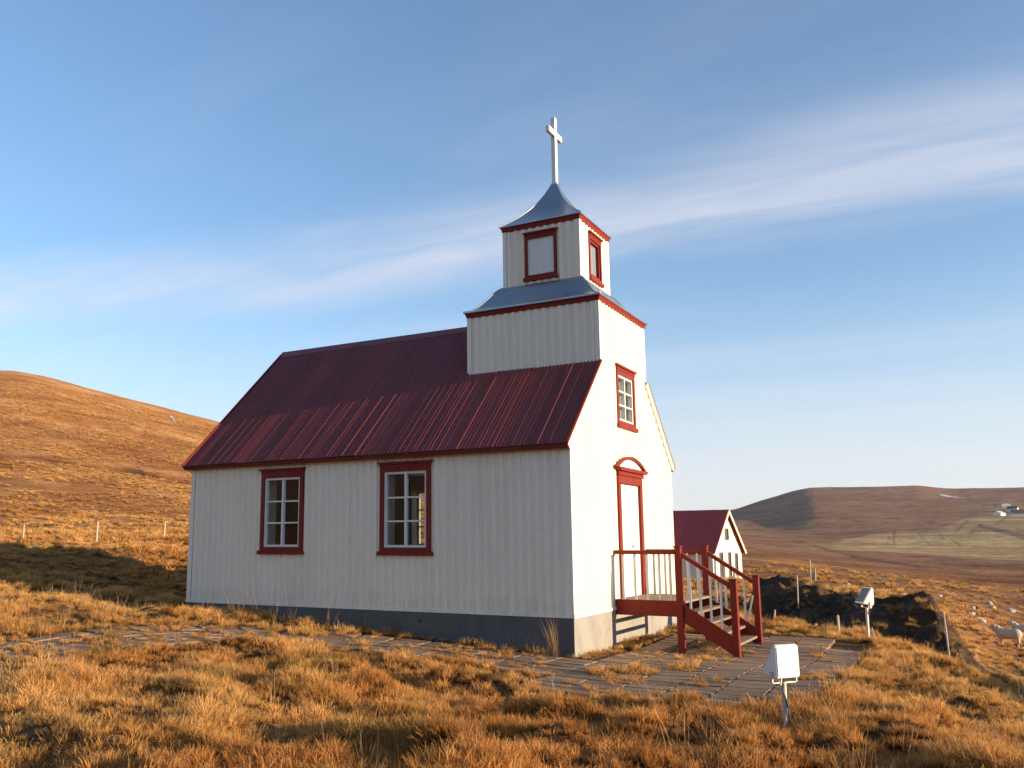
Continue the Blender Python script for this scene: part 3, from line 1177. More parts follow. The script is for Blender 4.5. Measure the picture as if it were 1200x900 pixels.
# barge boards with a red metal edge along the gables
for side in (0, 1):
    T = slope_frame(side)
    for ua, ub, ra, rb_, top in ((0.026, 0.062, 0.0265, 0.078, S_TOWER), (-L - 0.095, -L - 0.03, -L - 0.145, -L - 0.10, S_RIDGE - 0.02)):
        bb = MB().box(T, ua, ub, -0.115 if side == 0 or ua < 0 else -0.05, 0.052, 0.03, top)
        bb.build('barge_board', M['white'], church)
        eb = MB().box(T, ra, rb_, 0.0545, 0.100, 0.0, top)
        eb.build('verge_trim', M['red'] if side == 0 else M['white'], church)
    eb = MB().box(T, -L - 0.14, VERGE - 0.01, -0.035, 0.050, -0.004, 0.0185)
    eb.build('eave_trim', M['roof'], church)

# ---- tower
tw = MB()
TS = Frame((0, A_T, 0), (1, 0, 0), (0, -1, 0))
TN = Frame((0, B_T, 0), (1, 0, 0), (0, 1, 0))
TB = Frame((-TL, 0, 0), (0, 1, 0), (-1, 0, 0))
ZROOF = H + TANP * A_T


def tower_wall(T, u0, u1, zlo, mat_name='wall'):
    wall(T, u0, u1, zlo, flat(ZT), [], [], (), 0.12)


tower_wall(TS, -TL, -0.0005, ZROOF - 0.10)
tower_wall(TN, -TL, -0.0005, ZROOF - 0.10)
wall(TB, A_T + 0.121, B_T - 0.121, ZROOF - 0.2, flat(ZT), [], [], (), 0.12)
for x, y in ((0, A_T), (0, B_T), (-TL, A_T), (-TL, B_T)):
    sx, sy = (1 if x == 0 else -1), (-1 if y < W / 2 else 1)
    cb = MB()
    zb = ZROOF + 0.06 if x == 0 else ZROOF - 0.05
    cb.box(WORLD, min(x, x + sx * 0.036), max(x, x + sx * 0.036), min(y + sy * 0.036, y - sy * 0.06), max(y + sy * 0.036, y - sy * 0.06), zb, ZT)
    cb.box(WORLD, min(x - sx * 0.06, x - sx * 0.0005), max(x - sx * 0.06, x - sx * 0.0005), min(y, y + sy * 0.036), max(y, y + sy * 0.036), zb, ZT)
    cb.build('corner_board', M['white'], church)


def square_loft(mb, rings):
    """rings: (x0, x1, y0, y1, z)"""
    vs, fs = [], []
    for x0, x1, y0, y1, z in rings:
        vs += [(x0, y0, z), (x1, y0, z), (x1, y1, z), (x0, y1, z)]
    for i in range(len(rings) - 1):
        for k in range(4):
            fs.append((4 * i + k, 4 * i + (k + 1) % 4, 4 * i + 4 + (k + 1) % 4, 4 * i + 4 + k))
    fs += [(3, 2, 1, 0), tuple(4 * (len(rings) - 1) + k for k in range(4))]
    mb.add(vs, fs)


def cornice(x0, x1, y0, y1, z, hgt, out):
    for k, (a, b, c, d) in enumerate(((x0, x1, y0, y0), (x0, x1, y1, y1), (x0, x0, y0, y1), (x1, x1, y0, y1))):
        pass
    mb = MB()
    rings = []
    for t, o in ((0, 0.03), (0.0, 0.045), (0.35, 0.05), (0.55, out * 0.75), (0.9, out), (1.0, out)):
        rings.append((x0 - o, x1 + o, y0 - o, y1 + o, z + t * hgt))
    square_loft(mb, rings)
    return mb.build('cornice', M['red'], church)


cornice(-TL, 0, A_T, B_T, ZT + 0.001, 0.095, 0.075)
UX0, UX1, UY0, UY1 = -2.24, -0.56, 2.19, 3.87
sk = MB()
z0s, z1s = ZT + 0.098, 6.56
rings = []
for t in np.linspace(0, 1, 15):
    # flared foot, steep middle, rounded shoulder
    k = t + 0.10 * math.sin(2 * math.pi * t) * (1 if t < 0.5 else 1.0)
    hz = 0.02 + (z1s - z0s - 0.02) * (0.5 - 0.5 * math.cos(math.pi * (t ** 1.0))) * 1.0
    hz = 0.03 + (z1s - z0s - 0.03) * (0.88 * (0.5 - 0.5 * math.cos(math.pi * t)) + 0.12 * t)
    o = 0.095
    t = t ** 0.9
    rings.append((-TL - o + (UX0 + 0.02 - (-TL - o)) * t, o + (UX1 - 0.02 - o) * t,
                  A_T - o + (UY0 + 0.02 - (A_T - o)) * t, B_T + o + (UY1 - 0.02 - (B_T + o)) * t, z0s + hz))
rings.insert(0, (rings[0][0], rings[0][1], rings[0][2], rings[0][3], z0s))
square_loft(sk, rings)
skirt = sk.build('skirt_roof', M['zinc'], church)
for sx, sy in ((0, 2), (1, 2), (0, 3), (1, 3)):
    hb = MB()
    hb.tube([(r[sx], r[sy], r[4] + 0.004) for r in rings[1:]], 0.014, 8)
    hb.build('hip_seam', M['zinc'], skirt)

U1 = 7.77
US = Frame((0, UY0, 0), (1, 0, 0), (0, -1, 0))
UN = Frame((0, UY1, 0), (1, 0, 0), (0, 1, 0))
UF = Frame((UX1, 0, 0), (0, 1, 0), (1, 0, 0))
UB = Frame((UX0, 0, 0), (0, 1, 0), (-1, 0, 0))
UMX, UMY = (UX0 + UX1) / 2, (UY0 + UY1) / 2
SWIN = (UMX - 0.36, UMX + 0.36, 6.68, 7.58)
EWIN = (UMY - 0.36, UMY + 0.36, 6.68, 7.58)
for T, u0, u1, o in ((US, UX0, UX1, SWIN), (UN, UX0, UX1, SWIN), (UF, UY0 + 0.101, UY1 - 0.101, EWIN), (UB, UY0 + 0.101, UY1 - 0.101, EWIN)):
    wall(T, u0, u1, 6.2, flat(U1), [grow(o, -0.07)], [grow(o, -0.03)], (), 0.1)
for x, y in ((UX1, UY0), (UX1, UY1), (UX0, UY0), (UX0, UY1)):
    sx, sy = (1 if x == UX1 else -1), (-1 if y == UY0 else 1)
    cb = MB()
    cb.box(WORLD, min(x, x + sx * 0.036), max(x, x + sx * 0.036), min(y + sy * 0.036, y - sy * 0.10), max(y + sy * 0.036, y - sy * 0.10), 6.3, U1)
    cb.box(WORLD, min(x - sx * 0.05, x - sx * 0.0005), max(x - sx * 0.05, x - sx * 0.0005), min(y, y + sy * 0.036), max(y, y + sy * 0.036), 6.3, U1)
    cb.build('corner_board', M['white'], church)
window(US, *SWIN, blind=True, casing=0.06, cap=0.04, head=0.08)
window(UN, *SWIN, blind=True, casing=0.06, cap=0.04, head=0.08)
window(UF, *EWIN, cols=1, rows=1, casing=0.06, cap=0.04, head=0.08)
window(UB, *EWIN, cols=1, rows=1, casing=0.06, cap=0.04, head=0.08)
MB().box(WORLD, UX0 + 0.12, UX1 - 0.12, UY0 + 0.12, UY1 - 0.12, 6.60, 6.63).build('belfry_floor', M['wood'], church)
cornice(UX0, UX1, UY0, UY1, U1 + 0.001, 0.095, 0.07)
sp = MB()
rings = []
zs0, zs1 = U1 + 0.098, 9.06
for t in np.linspace(0, 1, 18):
    # hollow curve from wide flat foot to needle top
    w_ = (1 - t) * 0.55 + 0.45 * (1 - t) ** 2.8
    hx = (UX1 - UX0) / 2 + 0.09
    hx = 0.03 + (hx - 0.03) * w_
    rings.append((UMX - hx, UMX + hx, UMY - hx, UMY + hx, zs0 + 0.025 + (zs1 - zs0 - 0.025) * t))
rings.insert(0, (*rings[0][:4], zs0))
square_loft(sp, rings)
spire = sp.build('spire', M['zinc'], church)
for sx, sy in ((0, 2), (1, 2), (0, 3), (1, 3)):
    hb = MB()
    hb.tube([(r[sx], r[sy], r[4] + 0.002) for r in rings[1:]], 0.012, 8)
    hb.build('hip_seam', M['zinc'], spire)
cr = MB()
cr.box(WORLD, UMX - 0.05, UMX + 0.05, UMY - 0.06, UMY + 0.06, 8.98, 10.56)
cr.box(WORLD, UMX - 0.045, UMX + 0.045, UMY - 0.36, UMY - 0.0605, 10.11, 10.24)
cr.box(WORLD, UMX - 0.045, UMX + 0.045, UMY + 0.0605, UMY + 0.36, 10.11, 10.24)
cr.build('cross', M['trim_white'], church, bevel=0.008)

# ---- door with arched hood
db = MB()
db.box(F_FR, 2.36, 2.50, 0.0, 0.06, 0.10, 2.345)
db.box(F_FR, 3.70, 3.84, 0.0, 0.06, 0.10, 2.345)
db.box(F_FR, 2.36, 3.84, 0.0, 0.062, 2.346, 2.50)
door = db.build('door', M['red'], church, bevel=0.006)
for a, b in ((2.505, 3.094), (3.106, 3.695)):
    lf = MB()
    lf.box(F_FR, a, b, -0.05, 0.0, 0.12, 2.335)
    leaf = lf.build('door_leaf', M['trim_white'], door)
    for z0, z1 in ((0.28, 0.95), (1.08, 2.20)):
        pn = MB().box(F_FR, a + 0.11, b - 0.11, 0.001, 0.014, z0, z1)
        pn.build('door_panel', M['trim_white'], door, bevel=0.008)
hn = MB()
hn.tube([F_FR(3.16, 0.0, 1.12), F_FR(3.16, 0.05, 1.12)], 0.012, 8)
hn.tube([F_FR(3.155, 0.05, 1.12), F_FR(3.27, 0.055, 1.118)], 0.011, 8)
hn.build('door_handle', M['lamp_pipe'], door)
en = MB()
en.box(F_FR, 2.33, 3.87, 0.0, 0.085, 2.505, 2.585)
en.prism(F_FR, [(2.30, 2.586), (3.90, 2.586), (4.02, 2.655), (2.18, 2.655)], 0.0, 0.15)
en.build('entablature', M['red'], door)
NA = 14
def seg_arc(half, rise, z0, n, rev=False):
    rad = (half * half + rise * rise) / (2 * rise)
    am = math.asin(half / rad)
    pts = [(3.10 + rad * math.sin(q), z0 + rise - rad + rad * math.cos(q)) for q in np.linspace(am, -am, n)]
    return pts[::-1] if rev else pts


arc = seg_arc(0.93, 0.25, 2.656, NA)
arc2 = seg_arc(0.82, 0.195, 2.656, NA, True)
ar = MB()
for i in range(NA - 1):
    q = [arc[i], arc[i + 1], arc2[NA - 2 - i], arc2[NA - 1 - i]]
    ar.prism(F_FR, q, 0.001, 0.11)
ar.build('arched_hood', M['red'], door)
ty = MB()
ty.prism(F_FR, arc2, 0.0, 0.05)
ty.build('tympanum', M['trim_white'], door)

# lamp seen through the window
lp = empty('wall_lamp', (-8.30, 1.9, 2.62))
tag(lp, 'small lit lamp inside the church, seen through a window', 'lamp')
mb = MB()
mb.tube([(-0.43, 0, 0.02), (-0.30, 0, -0.06), (-0.12, 0, -0.05), (0, 0, 0.0)], 0.012, 8)
mb.build('bracket', M['lamp_pipe'], lp)
m_b = mat('lit_bulb', (1, 0.85, 0.6), 0.5)
m_b.node_tree.nodes['Principled BSDF'].inputs['Emission Color'].default_value = (1, 0.72, 0.38, 1)
m_b.node_tree.nodes['Principled BSDF'].inputs['Emission Strength'].default_value = 3.0
mb = MB()
mb.tube([(0, 0, -0.02), (0, 0, 0.0), (0, 0, 0.03), (0, 0, 0.075), (0, 0, 0.10)], [0.015, 0.035, 0.05, 0.04, 0.012], 12)
mb.build('bulb', m_b, lp, smooth=True)

# ------------------------------------------------------------------ entrance steps
PX1, PX2 = 1.24, 2.20
PY1, PY2 = 2.06, 4.00
DECK = 0.16
steps = empty('entrance_steps', (1.2, 3.0, -0.76))
tag(steps, 'red painted wooden landing and steps with white balusters at the church door', 'steps')
SO = np.array((1.2, 3.0, -0.76))
ST = Frame(-SO, (1, 0, 0), (0, 1, 0))


def spt(x, y, z):
    return tuple(np.array((x, y, z)) - SO)


def gb(x, y):
    return gz(x, y, False) - 0.06


PW = 0.115
for y in (PY1, PY2):
    mb = MB().box(ST, PX1 - PW / 2, PX1 + PW / 2, y - PW / 2, y + PW / 2, gb(PX1, y), 1.115)
    p = mb.build('post', M['red'], steps, bevel=0.006)
    MB().box(ST, PX1 - PW / 2 - .012, PX1 + PW / 2 + .012, y - PW / 2 - .012, y + PW / 2 + .012, 1.116, 1.14).build('post_cap', M['red'], p, bevel=0.005)
    mb = MB().box(ST, PX2 - PW / 2, PX2 + PW / 2, y - PW / 2, y + PW / 2, gb(PX2, y), 0.54)
    p = mb.build('post', M['red'], steps, bevel=0.006)
    MB().box(ST, PX2 - PW / 2 - .012, PX2 + PW / 2 + .012, y - PW / 2 - .012, y + PW / 2 + .012, 0.541, 0.565).build('post_cap', M['red'], p, bevel=0.005)
    # landing fascia and hand rail
    MB().box(ST, 0.034, PX1 - PW / 2 - .001, y - 0.025, y + 0.025, -0.125, 0.155).build('fascia', M['red'], steps, bevel=0.005)
    MB().box(ST, 0.034, PX1 - PW / 2 - .001, y - 0.045, y + 0.045, 0.985, 1.06).build('handrail', M['red'], steps, bevel=0.008)
    MB().bar(spt(PX1 + PW / 2 + .001, y, 0.985), spt(PX2 - PW / 2 - .001, y, 0.435), 0.085, 0.075).build('handrail', M['red'], steps, bevel=0.008)
    for x in (0.19, 0.42, 0.65, 0.88, 1.08):
        MB().box(ST, x - 0.018, x + 0.018, y - 0.018, y + 0.018, 0.157, 0.984).build('baluster', M['baluster'], steps)
    # stringer
    za, zb = 0.12, -0.60
    st = MB()
    st.prism(ST, [], 0, 0) if False else None
    x0, x1 = PX1 + PW / 2 + .001, PX2 - PW / 2 - .001
    F2 = Frame(-SO, (1, 0, 0), (0, 1, 0), (0, 0, 1))
    st.prism(F2, [(x0, 0.10), (x1, -0.42), (x1, -0.745), (x0, -0.22)], y - 0.022, y + 0.022)
    st.build('stringer', M['red'], steps, bevel=0.004)
    for x in (1.43, 1.61, 1.79, 1.97):
        t = (x - x0) / (x1 - x0)
        zt = 0.985 + (0.435 - 0.985) * t - 0.04
        zb = 0.10 + (-0.42 - 0.10) * t
        MB().box(ST, x - 0.017, x + 0.017, y - 0.017, y + 0.017, zb, zt).build('baluster', M['baluster'], steps)
# leaning brace at the far lower post
MB().bar(spt(2.03, PY2 - 0.06, -0.28), spt(2.14, PY2 - 0.065, 0.18), 0.03, 0.03, (0, 1, 0)).build('brace', M['baluster'], steps)
# deck boards and treads
x = 0.036
while x < PX1 + 0.02:
    MB().box(ST, x, x + 0.112, PY1 + 0.0265, PY2 - 0.0265, DECK - 0.045, DECK - 0.004).build('deck_board', M['wood'], steps, bevel=0.004)
    x += 0.118
for i in range(4):
    xa = PX1 + 0.06 + i * 0.21
    zt = DECK - 0.185 * (i + 1)
    MB().box(ST, xa, xa + 0.25, PY1 + 0.024, PY2 - 0.024, zt - 0.042, zt).build('tread', M['wood'], steps, bevel=0.004)

# ------------------------------------------------------------------ paving
def slab_mesh(a, b, t, seed):
    r = random.Random(seed)
    mb = MB()
    n = 3
    j = lambda s: r.uniform(-s, s)
    ring = []
    for (x, y), (x2, y2) in (((-a, -b), (a, -b)), ((a, -b), (a, b)), ((a, b), (-a, b)), ((-a, b), (-a, -b))):
        for k in range(n):
            f = k / n
            ring.append((x + (x2 - x) * f + j(0.007), y + (y2 - y) * f + j(0.007)))
    m = len(ring)
    vs = [(x, y, -t) for x, y in ring] + [(x, y, -0.012) for x, y in ring] + [(x * 0.975, y * 0.965, j(0.002)) for x, y in ring]
    fs = [tuple(range(2 * m, 3 * m))]
    for lv in (0, 1):
        fs += [(lv * m + k, lv * m + (k + 1) % m, (lv + 1) * m + (k + 1) % m, (lv + 1) * m + k) for k in range(m)]
    mb.add(vs, fs)
    return mb.mesh('slab', M['paver'])


PL_A, PL_B = 0.302, 0.153
slabs = [slab_mesh(PL_A - 0.012, PL_B - 0.021, 0.09, s) for s in range(6)]


def bed(name, pts_rows):
    """thin bed under slabs, draped on the ground"""
    nr, nc = len(pts_rows), len(pts_rows[0])
    P = np.array(pts_rows).reshape(-1, 2)
    z = ground_z(P[:, 0], P[:, 1], False) - 0.008
    vs = [(x, y, zz) for (x, y), zz in zip(P, z)]
    fs = [(i * nc + j, i * nc + j + 1, (i + 1) * nc + j + 1, (i + 1) * nc + j) for i in range(nr - 1) for j in range(nc - 1)]
    me = MB().add(vs, fs).mesh(name, M['bed'])
    return link(name, me)


M['bed'] = weathered('joint_soil', (0.085, 0.06, 0.04), 0.95, (0.16, 0.10, 0.05), 0.6, 6.0)
plaza = bed('pavement', [[(x, y) for x in np.linspace(0.42, 4.02, 16)] for y in np.linspace(-3.15, 3.7, 30)])
tag(plaza, 'weathered slab pavement in front of the church steps', kind='structure')
path = None


SLABS = []


def slab(x, y, rz, parent):
    SLABS.append((x, y, rz, parent))


def lay_slabs():
    e = 0.2
    X, Y = np.array([q[0] for q in SLABS]), np.array([q[1] for q in SLABS])
    Z0 = base_z(X, Y)
    SX = (base_z(X + e, Y) - base_z(X - e, Y)) / (2 * e)
    SY = (base_z(X, Y + e) - base_z(X, Y - e)) / (2 * e)
    for (x, y, rz, parent), z0, sx, sy in zip(SLABS, Z0, SX, SY):
        n = Vector((-sx + random.uniform(-.012, .012), -sy + random.uniform(-.012, .012), 1)).normalized()
        q = Vector((0, 0, 1)).rotation_difference(n).to_matrix() @ Matrix.Rotation(rz + random.uniform(-.015, .015), 3, 'Z')
        o = link('paving_slab', random.choice(slabs), parent)
        o.matrix_local = Matrix.Translation((x, y, z0 + 0.010 + random.uniform(-.004, .004))) @ q.to_4x4()


ncol = 6
for i in range(ncol):
    x = 0.42 + 0.302 + i * 0.604
    y = -3.05
    j = 0
    ymax = 3.75 if i == ncol - 1 else 4.9
    shift = random.uniform(-0.05, 0.05)
    while y + shift < ymax:
        # keep clear of the posts of the steps
        slab(x, y + shift, 0.0, plaza)
        y += 0.306
        j += 1
# path
seg_l = np.hypot(*np.diff(PATH, axis=0).T)
cum = np.concatenate([[0], np.cumsum(seg_l)])


def path_at(s):
    # smooth centre line
    s = np.clip(s, 0, cum[-1])
    k = np.array([np.interp(np.clip(s + d, 0, cum[-1]), cum, PATH[:, 0]) for d in (-.5, -.25, 0, .25, .5)]).mean()
    l = np.array([np.interp(np.clip(s + d, 0, cum[-1]), cum, PATH[:, 1]) for d in (-.5, -.25, 0, .25, .5)]).mean()
    return np.array((k, l))


rows = []
for s in np.linspace(0, cum[-1], 50):
    p = path_at(s)
    t = path_at(s + 0.1) - path_at(s - 0.1)
    t /= np.linalg.norm(t)
    nrm = np.array((-t[1], t[0]))
    rows.append([tuple(p + nrm * w_) for w_ in (-0.88, -0.44, 0, 0.44, 0.88)])
path = bed('path', rows)
tag(path, 'slab path along the long wall of the church', kind='structure')
s = 1.0
while s < cum[-1]:
    p = path_at(s)
    t = path_at(s + 0.1) - path_at(s - 0.1)
    t /= np.linalg.norm(t)
    nrm = np.array((-t[1], t[0]))
    # rows of slabs lie across the path, their long side along the wall
    for w_ in (-0.75, -0.45, -0.15, 0.15, 0.45, 0.75):
        q = p + nrm * w_
        slab(q[0], q[1], math.atan2(t[1], t[0]), path)
    s += 0.61
lay_slabs()

# ------------------------------------------------------------------ flood lights
def floodlight(px_loc, hgt, rz, label, tilt, size=(0.31, 0.30)):
    x, y, z = px_loc
    o = empty('floodlight', (x, y, z), rz)
    tag(o, label, 'floodlight', 'floodlights beside the pavement')
    T = Frame((0, 0, 0), (1, 0, 0), (0, 1, 0))
    zt = hgt - 0.42
    MB().tube([(0.01, 0, -0.15), (0.004, 0, zt * 0.5), (0, 0, zt)], 0.026, 12).build('pole', M['lamp_pipe'], o, smooth=False)
    # yoke
    yk = MB()
    yk.bar((0, -0.15, zt + 0.0), (0, 0.15, zt + 0.0), 0.04, 0.012)
    yk.bar((0, -0.163, zt), (0, -0.163, zt + 0.12), 0.012, 0.04, (1, 0, 0))
    yk.bar((0, 0.163, zt), (0, 0.163, zt + 0.12), 0.012, 0.04, (1, 0, 0))
    yk.build('yoke', M['lamp_pipe'], o)
    # housing: wedge with a sloping back, glass looks along local +x
    w2 = size[0] / 2
    prof = [(-0.05, 0.02), (0.17, 0.06), (0.10, 0.40), (-0.03, 0.42), (-0.13, 0.10)]
    prof = [(0.17, 0.05), (-0.07, 0.02), (-0.11, 0.05), (-0.085, 0.41), (-0.03, 0.43)]
    prof = [(u * 0.88, z * 0.88) for u, z in prof]
    hm = MB()
    c, s = math.cos(tilt), math.sin(tilt)
    pr = [(u * c - (z - 0.2) * s, zt + 0.06 + 0.2 + u * s + (z - 0.2) * c - 0.03) for u, z in prof]
    hm.prism(Frame((0, 0, 0), (1, 0, 0), (0, 1, 0)), pr, -w2, w2)
    h = hm.build('housing', M['lamp_white'], o, bevel=0.012, seg=2)
    gl = MB()
    (ua, za), (ub, zb) = pr[0], pr[4]
    d = np.array((ub - ua, zb - za))
    ln = np.linalg.norm(d)
    d /= ln
    nn = np.array((d[1], -d[0]))
    a = np.array((ua, za)) + d * 0.03 + nn * 0.002
    b = np.array((ub, zb)) - d * 0.03 + nn * 0.002
    q = [tuple(a), tuple(b), tuple(b + nn * 0.006), tuple(a + nn * 0.006)]
    gl.prism(Frame((0, 0, 0), (1, 0, 0), (0, 1, 0)), q, -w2 + 0.03, w2 - 0.03)
    gl.build('lens', M['lamp_glass'], o)
    # catch and cable
    MB().tube([(pr[1][0] + 0.03, 0.05, pr[1][1] - 0.001), (pr[1][0] + 0.035, 0.06, pr[1][1] - 0.07)], 0.010, 8).build('catch', M['lamp_white'], o)
    MB().tube([(0.03, -0.10, zt + 0.05), (0.00, -0.05, zt + 0.01), (-0.02, 0.05, zt + 0.0), (-0.035, 0.05, zt - 0.08), (-0.034, 0.0, zt - 0.2),
               (-0.034, -0.02, zt * 0.3), (-0.03, -0.03, -0.05)], 0.009, 8).build('cable', M['cable'], o, smooth=True)
    return o


M['lamp_glass'] = mat('lamp_lens', (0.08, 0.085, 0.09), 0.08)
p1 = (3.98, -3.85)
floodlight((p1[0], p1[1], gz(*p1)), 0.94, math.radians(142), 'white floodlight on a short pipe at the grassy corner of the slab pavement', 0.05)
p2 = (3.96, 5.85)
floodlight((p2[0], p2[1], gz(*p2)), 1.08, math.radians(215), 'white floodlight on a thin pale pole in front of the dark earth bank', 0.1)

# ------------------------------------------------------------------ neighbouring house
def red_house():
    Pg, tg = hit(852, 680)
    ang = math.radians(-8)
    o = empty('farm_house', (Pg[0], Pg[1], 0), ang)
    tag(o, 'white house with red corrugated roof standing beyond the church', 'house')
    D = 74.0
    d = ray(852, 640)
    hx, hy = CAM[0] + d[0] / math.hypot(d[0], d[1]) * D, CAM[1] + d[1] / math.hypot(d[0], d[1]) * D
    zb = gz(hx, hy) - 0.3
    o.location = (hx, hy, zb)
    w, hl = 6.1, 11.0
    zeave = CAM[2] + (633 - 643) / FPX * D - zb
    zap = CAM[2] + (633 - 600) / FPX * D - zb
    # local: gable in plane x=0, faces +x; runs to -x; y across
    T = Frame((0, 0, 0), (0, 1, 0), (1, 0, 0))
    mb = MB()
    hw = w / 2
    holes = [(-1.75, -0.95, 0.3, 2.5), (0.05, 0.75, 0.3, 2.5), (1.5, 2.2, 0.6, 2.4), (-0.40, 0.45, zeave + 0.7, zeave + 1.65)]
    tp = (zap - 0.1 - zeave) / hw
    for a, b, lo, hi in strips(-hw, hw, -0.5, None, holes, (0,)):
        f = lambda u: zeave - 0.05 + tp * (hw - abs(u))
        mb.prism(T, [(a, lo), (b, lo), (b, f(b) if hi is None else hi), (a, f(a) if hi is None else hi)], -0.2, 0)
    mb.box(WORLD, -hl, -0.2, -hw, -hw + 0.2, -0.5, zeave)
    mb.box(WORLD, -hl, -0.2, hw - 0.2, hw, -0.5, zeave)
    mb.box(WORLD, -hl - 0.2, -hl, -hw, hw, -0.5, zeave)
    mb.build('wall', M['white'], o)
    for u0, u1, z0, z1 in holes:
        fb = MB()
        fb.box(T, u0, u0 + 0.08, -0.08, 0.03, z0, z1)
        fb.box(T, u1 - 0.08, u1, -0.08, 0.03, z0, z1)
        fb.box(T, u0 + 0.08, u1 - 0.08, -0.08, 0.03, z1 - 0.08, z1)
        fb.box(T, u0 + 0.08, u1 - 0.08, -0.08, 0.03, z0, z0 + 0.08)
        wd = fb.build('window', M['wood'], o)
        MB().box(T, u0 + 0.08, u1 - 0.08, -0.06, -0.05, z0 + 0.08, z1 - 0.08).build('pane', M['lamp_glass'], wd)
    MB().box(WORLD, -hl + 0.2, -0.3, -hw + 0.25, hw - 0.25, zeave - 0.3, zeave - 0.25).build('ceiling', M['interior'], o)
    sl = math.hypot(1, (zap - zeave) / hw)
    rise = (zap - zeave) / hw
    for sgn in (-1, 1):
        ov = 0.3
        Ts = Frame((0, sgn * (hw + ov), zeave - ov * rise), (1, 0, 0), np.array((0, sgn * rise, 1)) / sl, np.array((0, -sgn, rise)) / sl)
        rf = MB().box(Ts, -hl - 0.4, 0.30, 0.0, 0.05, 0.0, (hw + ov) * sl - 0.02).build('roof', M['red'], o)
        us = np.linspace(-hl - 0.42, 0.33, 12)
        for i in range(11):
            vs, fs = [], []
            n = 24
            for z in (-0.02, (hw + ov) * sl):
                for k in range(n + 1):
                    u = us[i] + (us[i + 1] - us[i]) * k / n
                    vs.append(Ts(u, 0.065 + 0.015 * math.cos(2 * math.pi * u / 0.25) + 0.008 * (i % 2), z))
            fs = [(k, k + 1, n + 1 + k + 1, n + 1 + k) for k in range(n)]
            MB().add(vs, fs).build('roof_sheet', M['roof_old'], rf, smooth=True)
        MB().box(Ts, 0.30, 0.335, -0.17, 0.05, 0.0, (hw + ov) * sl - 0.03).build('barge_board', M['frieze'], o)
    return o


M['roof_old'] = weathered('faded_red_roof_paint', (0.40, 0.045, 0.038), 0.5, (0.26, 0.055, 0.05), 0.7, 0.9, (1, 1, 0.5), vary=0.15)
red_house()

# ------------------------------------------------------------------ small buildings of the far farm
def far_house(px, py, wm, lm, hm, rise, rz, roof, wallm, label):
    P, t = hit(px, py, 300)
    o = empty('farm_building', (P[0], P[1], P[2] - 0.5), rz)
    tag(o, label, 'building', 'buildings of the far farm')
    T = Frame((0, 0, 0), (0, 1, 0), (1, 0, 0))
    hw = wm / 2
    mb = MB()
    mb.prism(T, [(-hw, 0), (hw, 0), (hw, hm), (0, hm + rise - 0.05), (-hw, hm)], -lm / 2, lm / 2)
    mb.build('wall', wallm, o)
    rb = MB()
    k = rise / hw
    rb.prism(T, [(-hw - .5, hm - .5 * k), (0, hm + rise), (hw + .5, hm - .5 * k), (hw + .5, hm - .5 * k + .3), (0, hm + rise + .3), (-hw - .5, hm - .5 * k + .3)], -lm / 2 - .4, lm / 2 + .4)
    rb.build('roof', roof, o)
    for u in (-hw * 0.45, hw * 0.45):
        MB().box(T, u - 0.6, u + 0.6, lm / 2 + 0.01, lm / 2 + 0.05, hm * 0.35, hm * 0.75).build('window', M['lamp_glass'], o)
    return o


M['dark_roof'] = mat('dark_roof', (0.07, 0.06, 0.06), 0.6)
M['pale_roof'] = mat('pale_metal_roof', (0.5, 0.5, 0.5), 0.5)
far_house(1171, 604, 9, 16, 3, 2.5, math.radians(70), M['pale_roof'], M['white'], 'long pale shed of the far farm below the houses')
far_house(1179, 596, 8, 10, 4, 3, math.radians(10), M['pale_roof'], M['white'], 'white farm house highest on the far slope')
far_house(1187, 599, 9, 12, 4, 3, math.radians(-15), M['dark_roof'], M['frieze'], 'dark roofed farm house beside the white one')
far_house(1193, 606, 10, 12, 5, 4, math.radians(5), M['dark_roof'], M['white'], 'dark roofed barn with sunlit gable on the far farm')
far_house(1170, 594, 7, 9, 3, 2.5, math.radians(20), M['dark_roof'], M['plinth'], 'small grey outbuilding beside the far farm houses')

# ------------------------------------------------------------------ snow patches
M['snow'] = mat('old_snow', (0.6, 0.58, 0.56), 0.7)


def snow(cx, cy, w, h, slope, label):
    vs = []
    n = 18
    for rad in (1.0, 0.6, 0.0):
        for k in range(n):
            a_ = 2 * math.pi * k / n
            rr = rad * (1 + 0.25 * math.sin(3 * a_ + cx))
            u, v = w / 2 * rr * math.cos(a_), h / 2 * rr * math.sin(a_)
            P, t = hit(cx + u, cy + v + slope * u, 80)
            z = gz(P[0], P[1]) + (0.6 if rad < 1 else 0.05)
            vs.append((P[0], P[1], z))
            if rad == 0.0:
                break
    fs = [(k, (k + 1) % n, n + (k + 1) % n, n + k) for k in range(n)] + [(n + k, n + (k + 1) % n, 2 * n) for k in range(n)]
    o = MB().add(vs, fs).build('snow_patch', M['snow'], smooth=True)
    tag(o, label, 'snow', 'remaining snow patches')


snow(201, 491, 8, 2.0, 0.55, 'small streak of old snow near the crest of the steep hill')
snow(1114, 583, 30, 1.8, 0.17, 'long thin streak of old snow on the far hill')

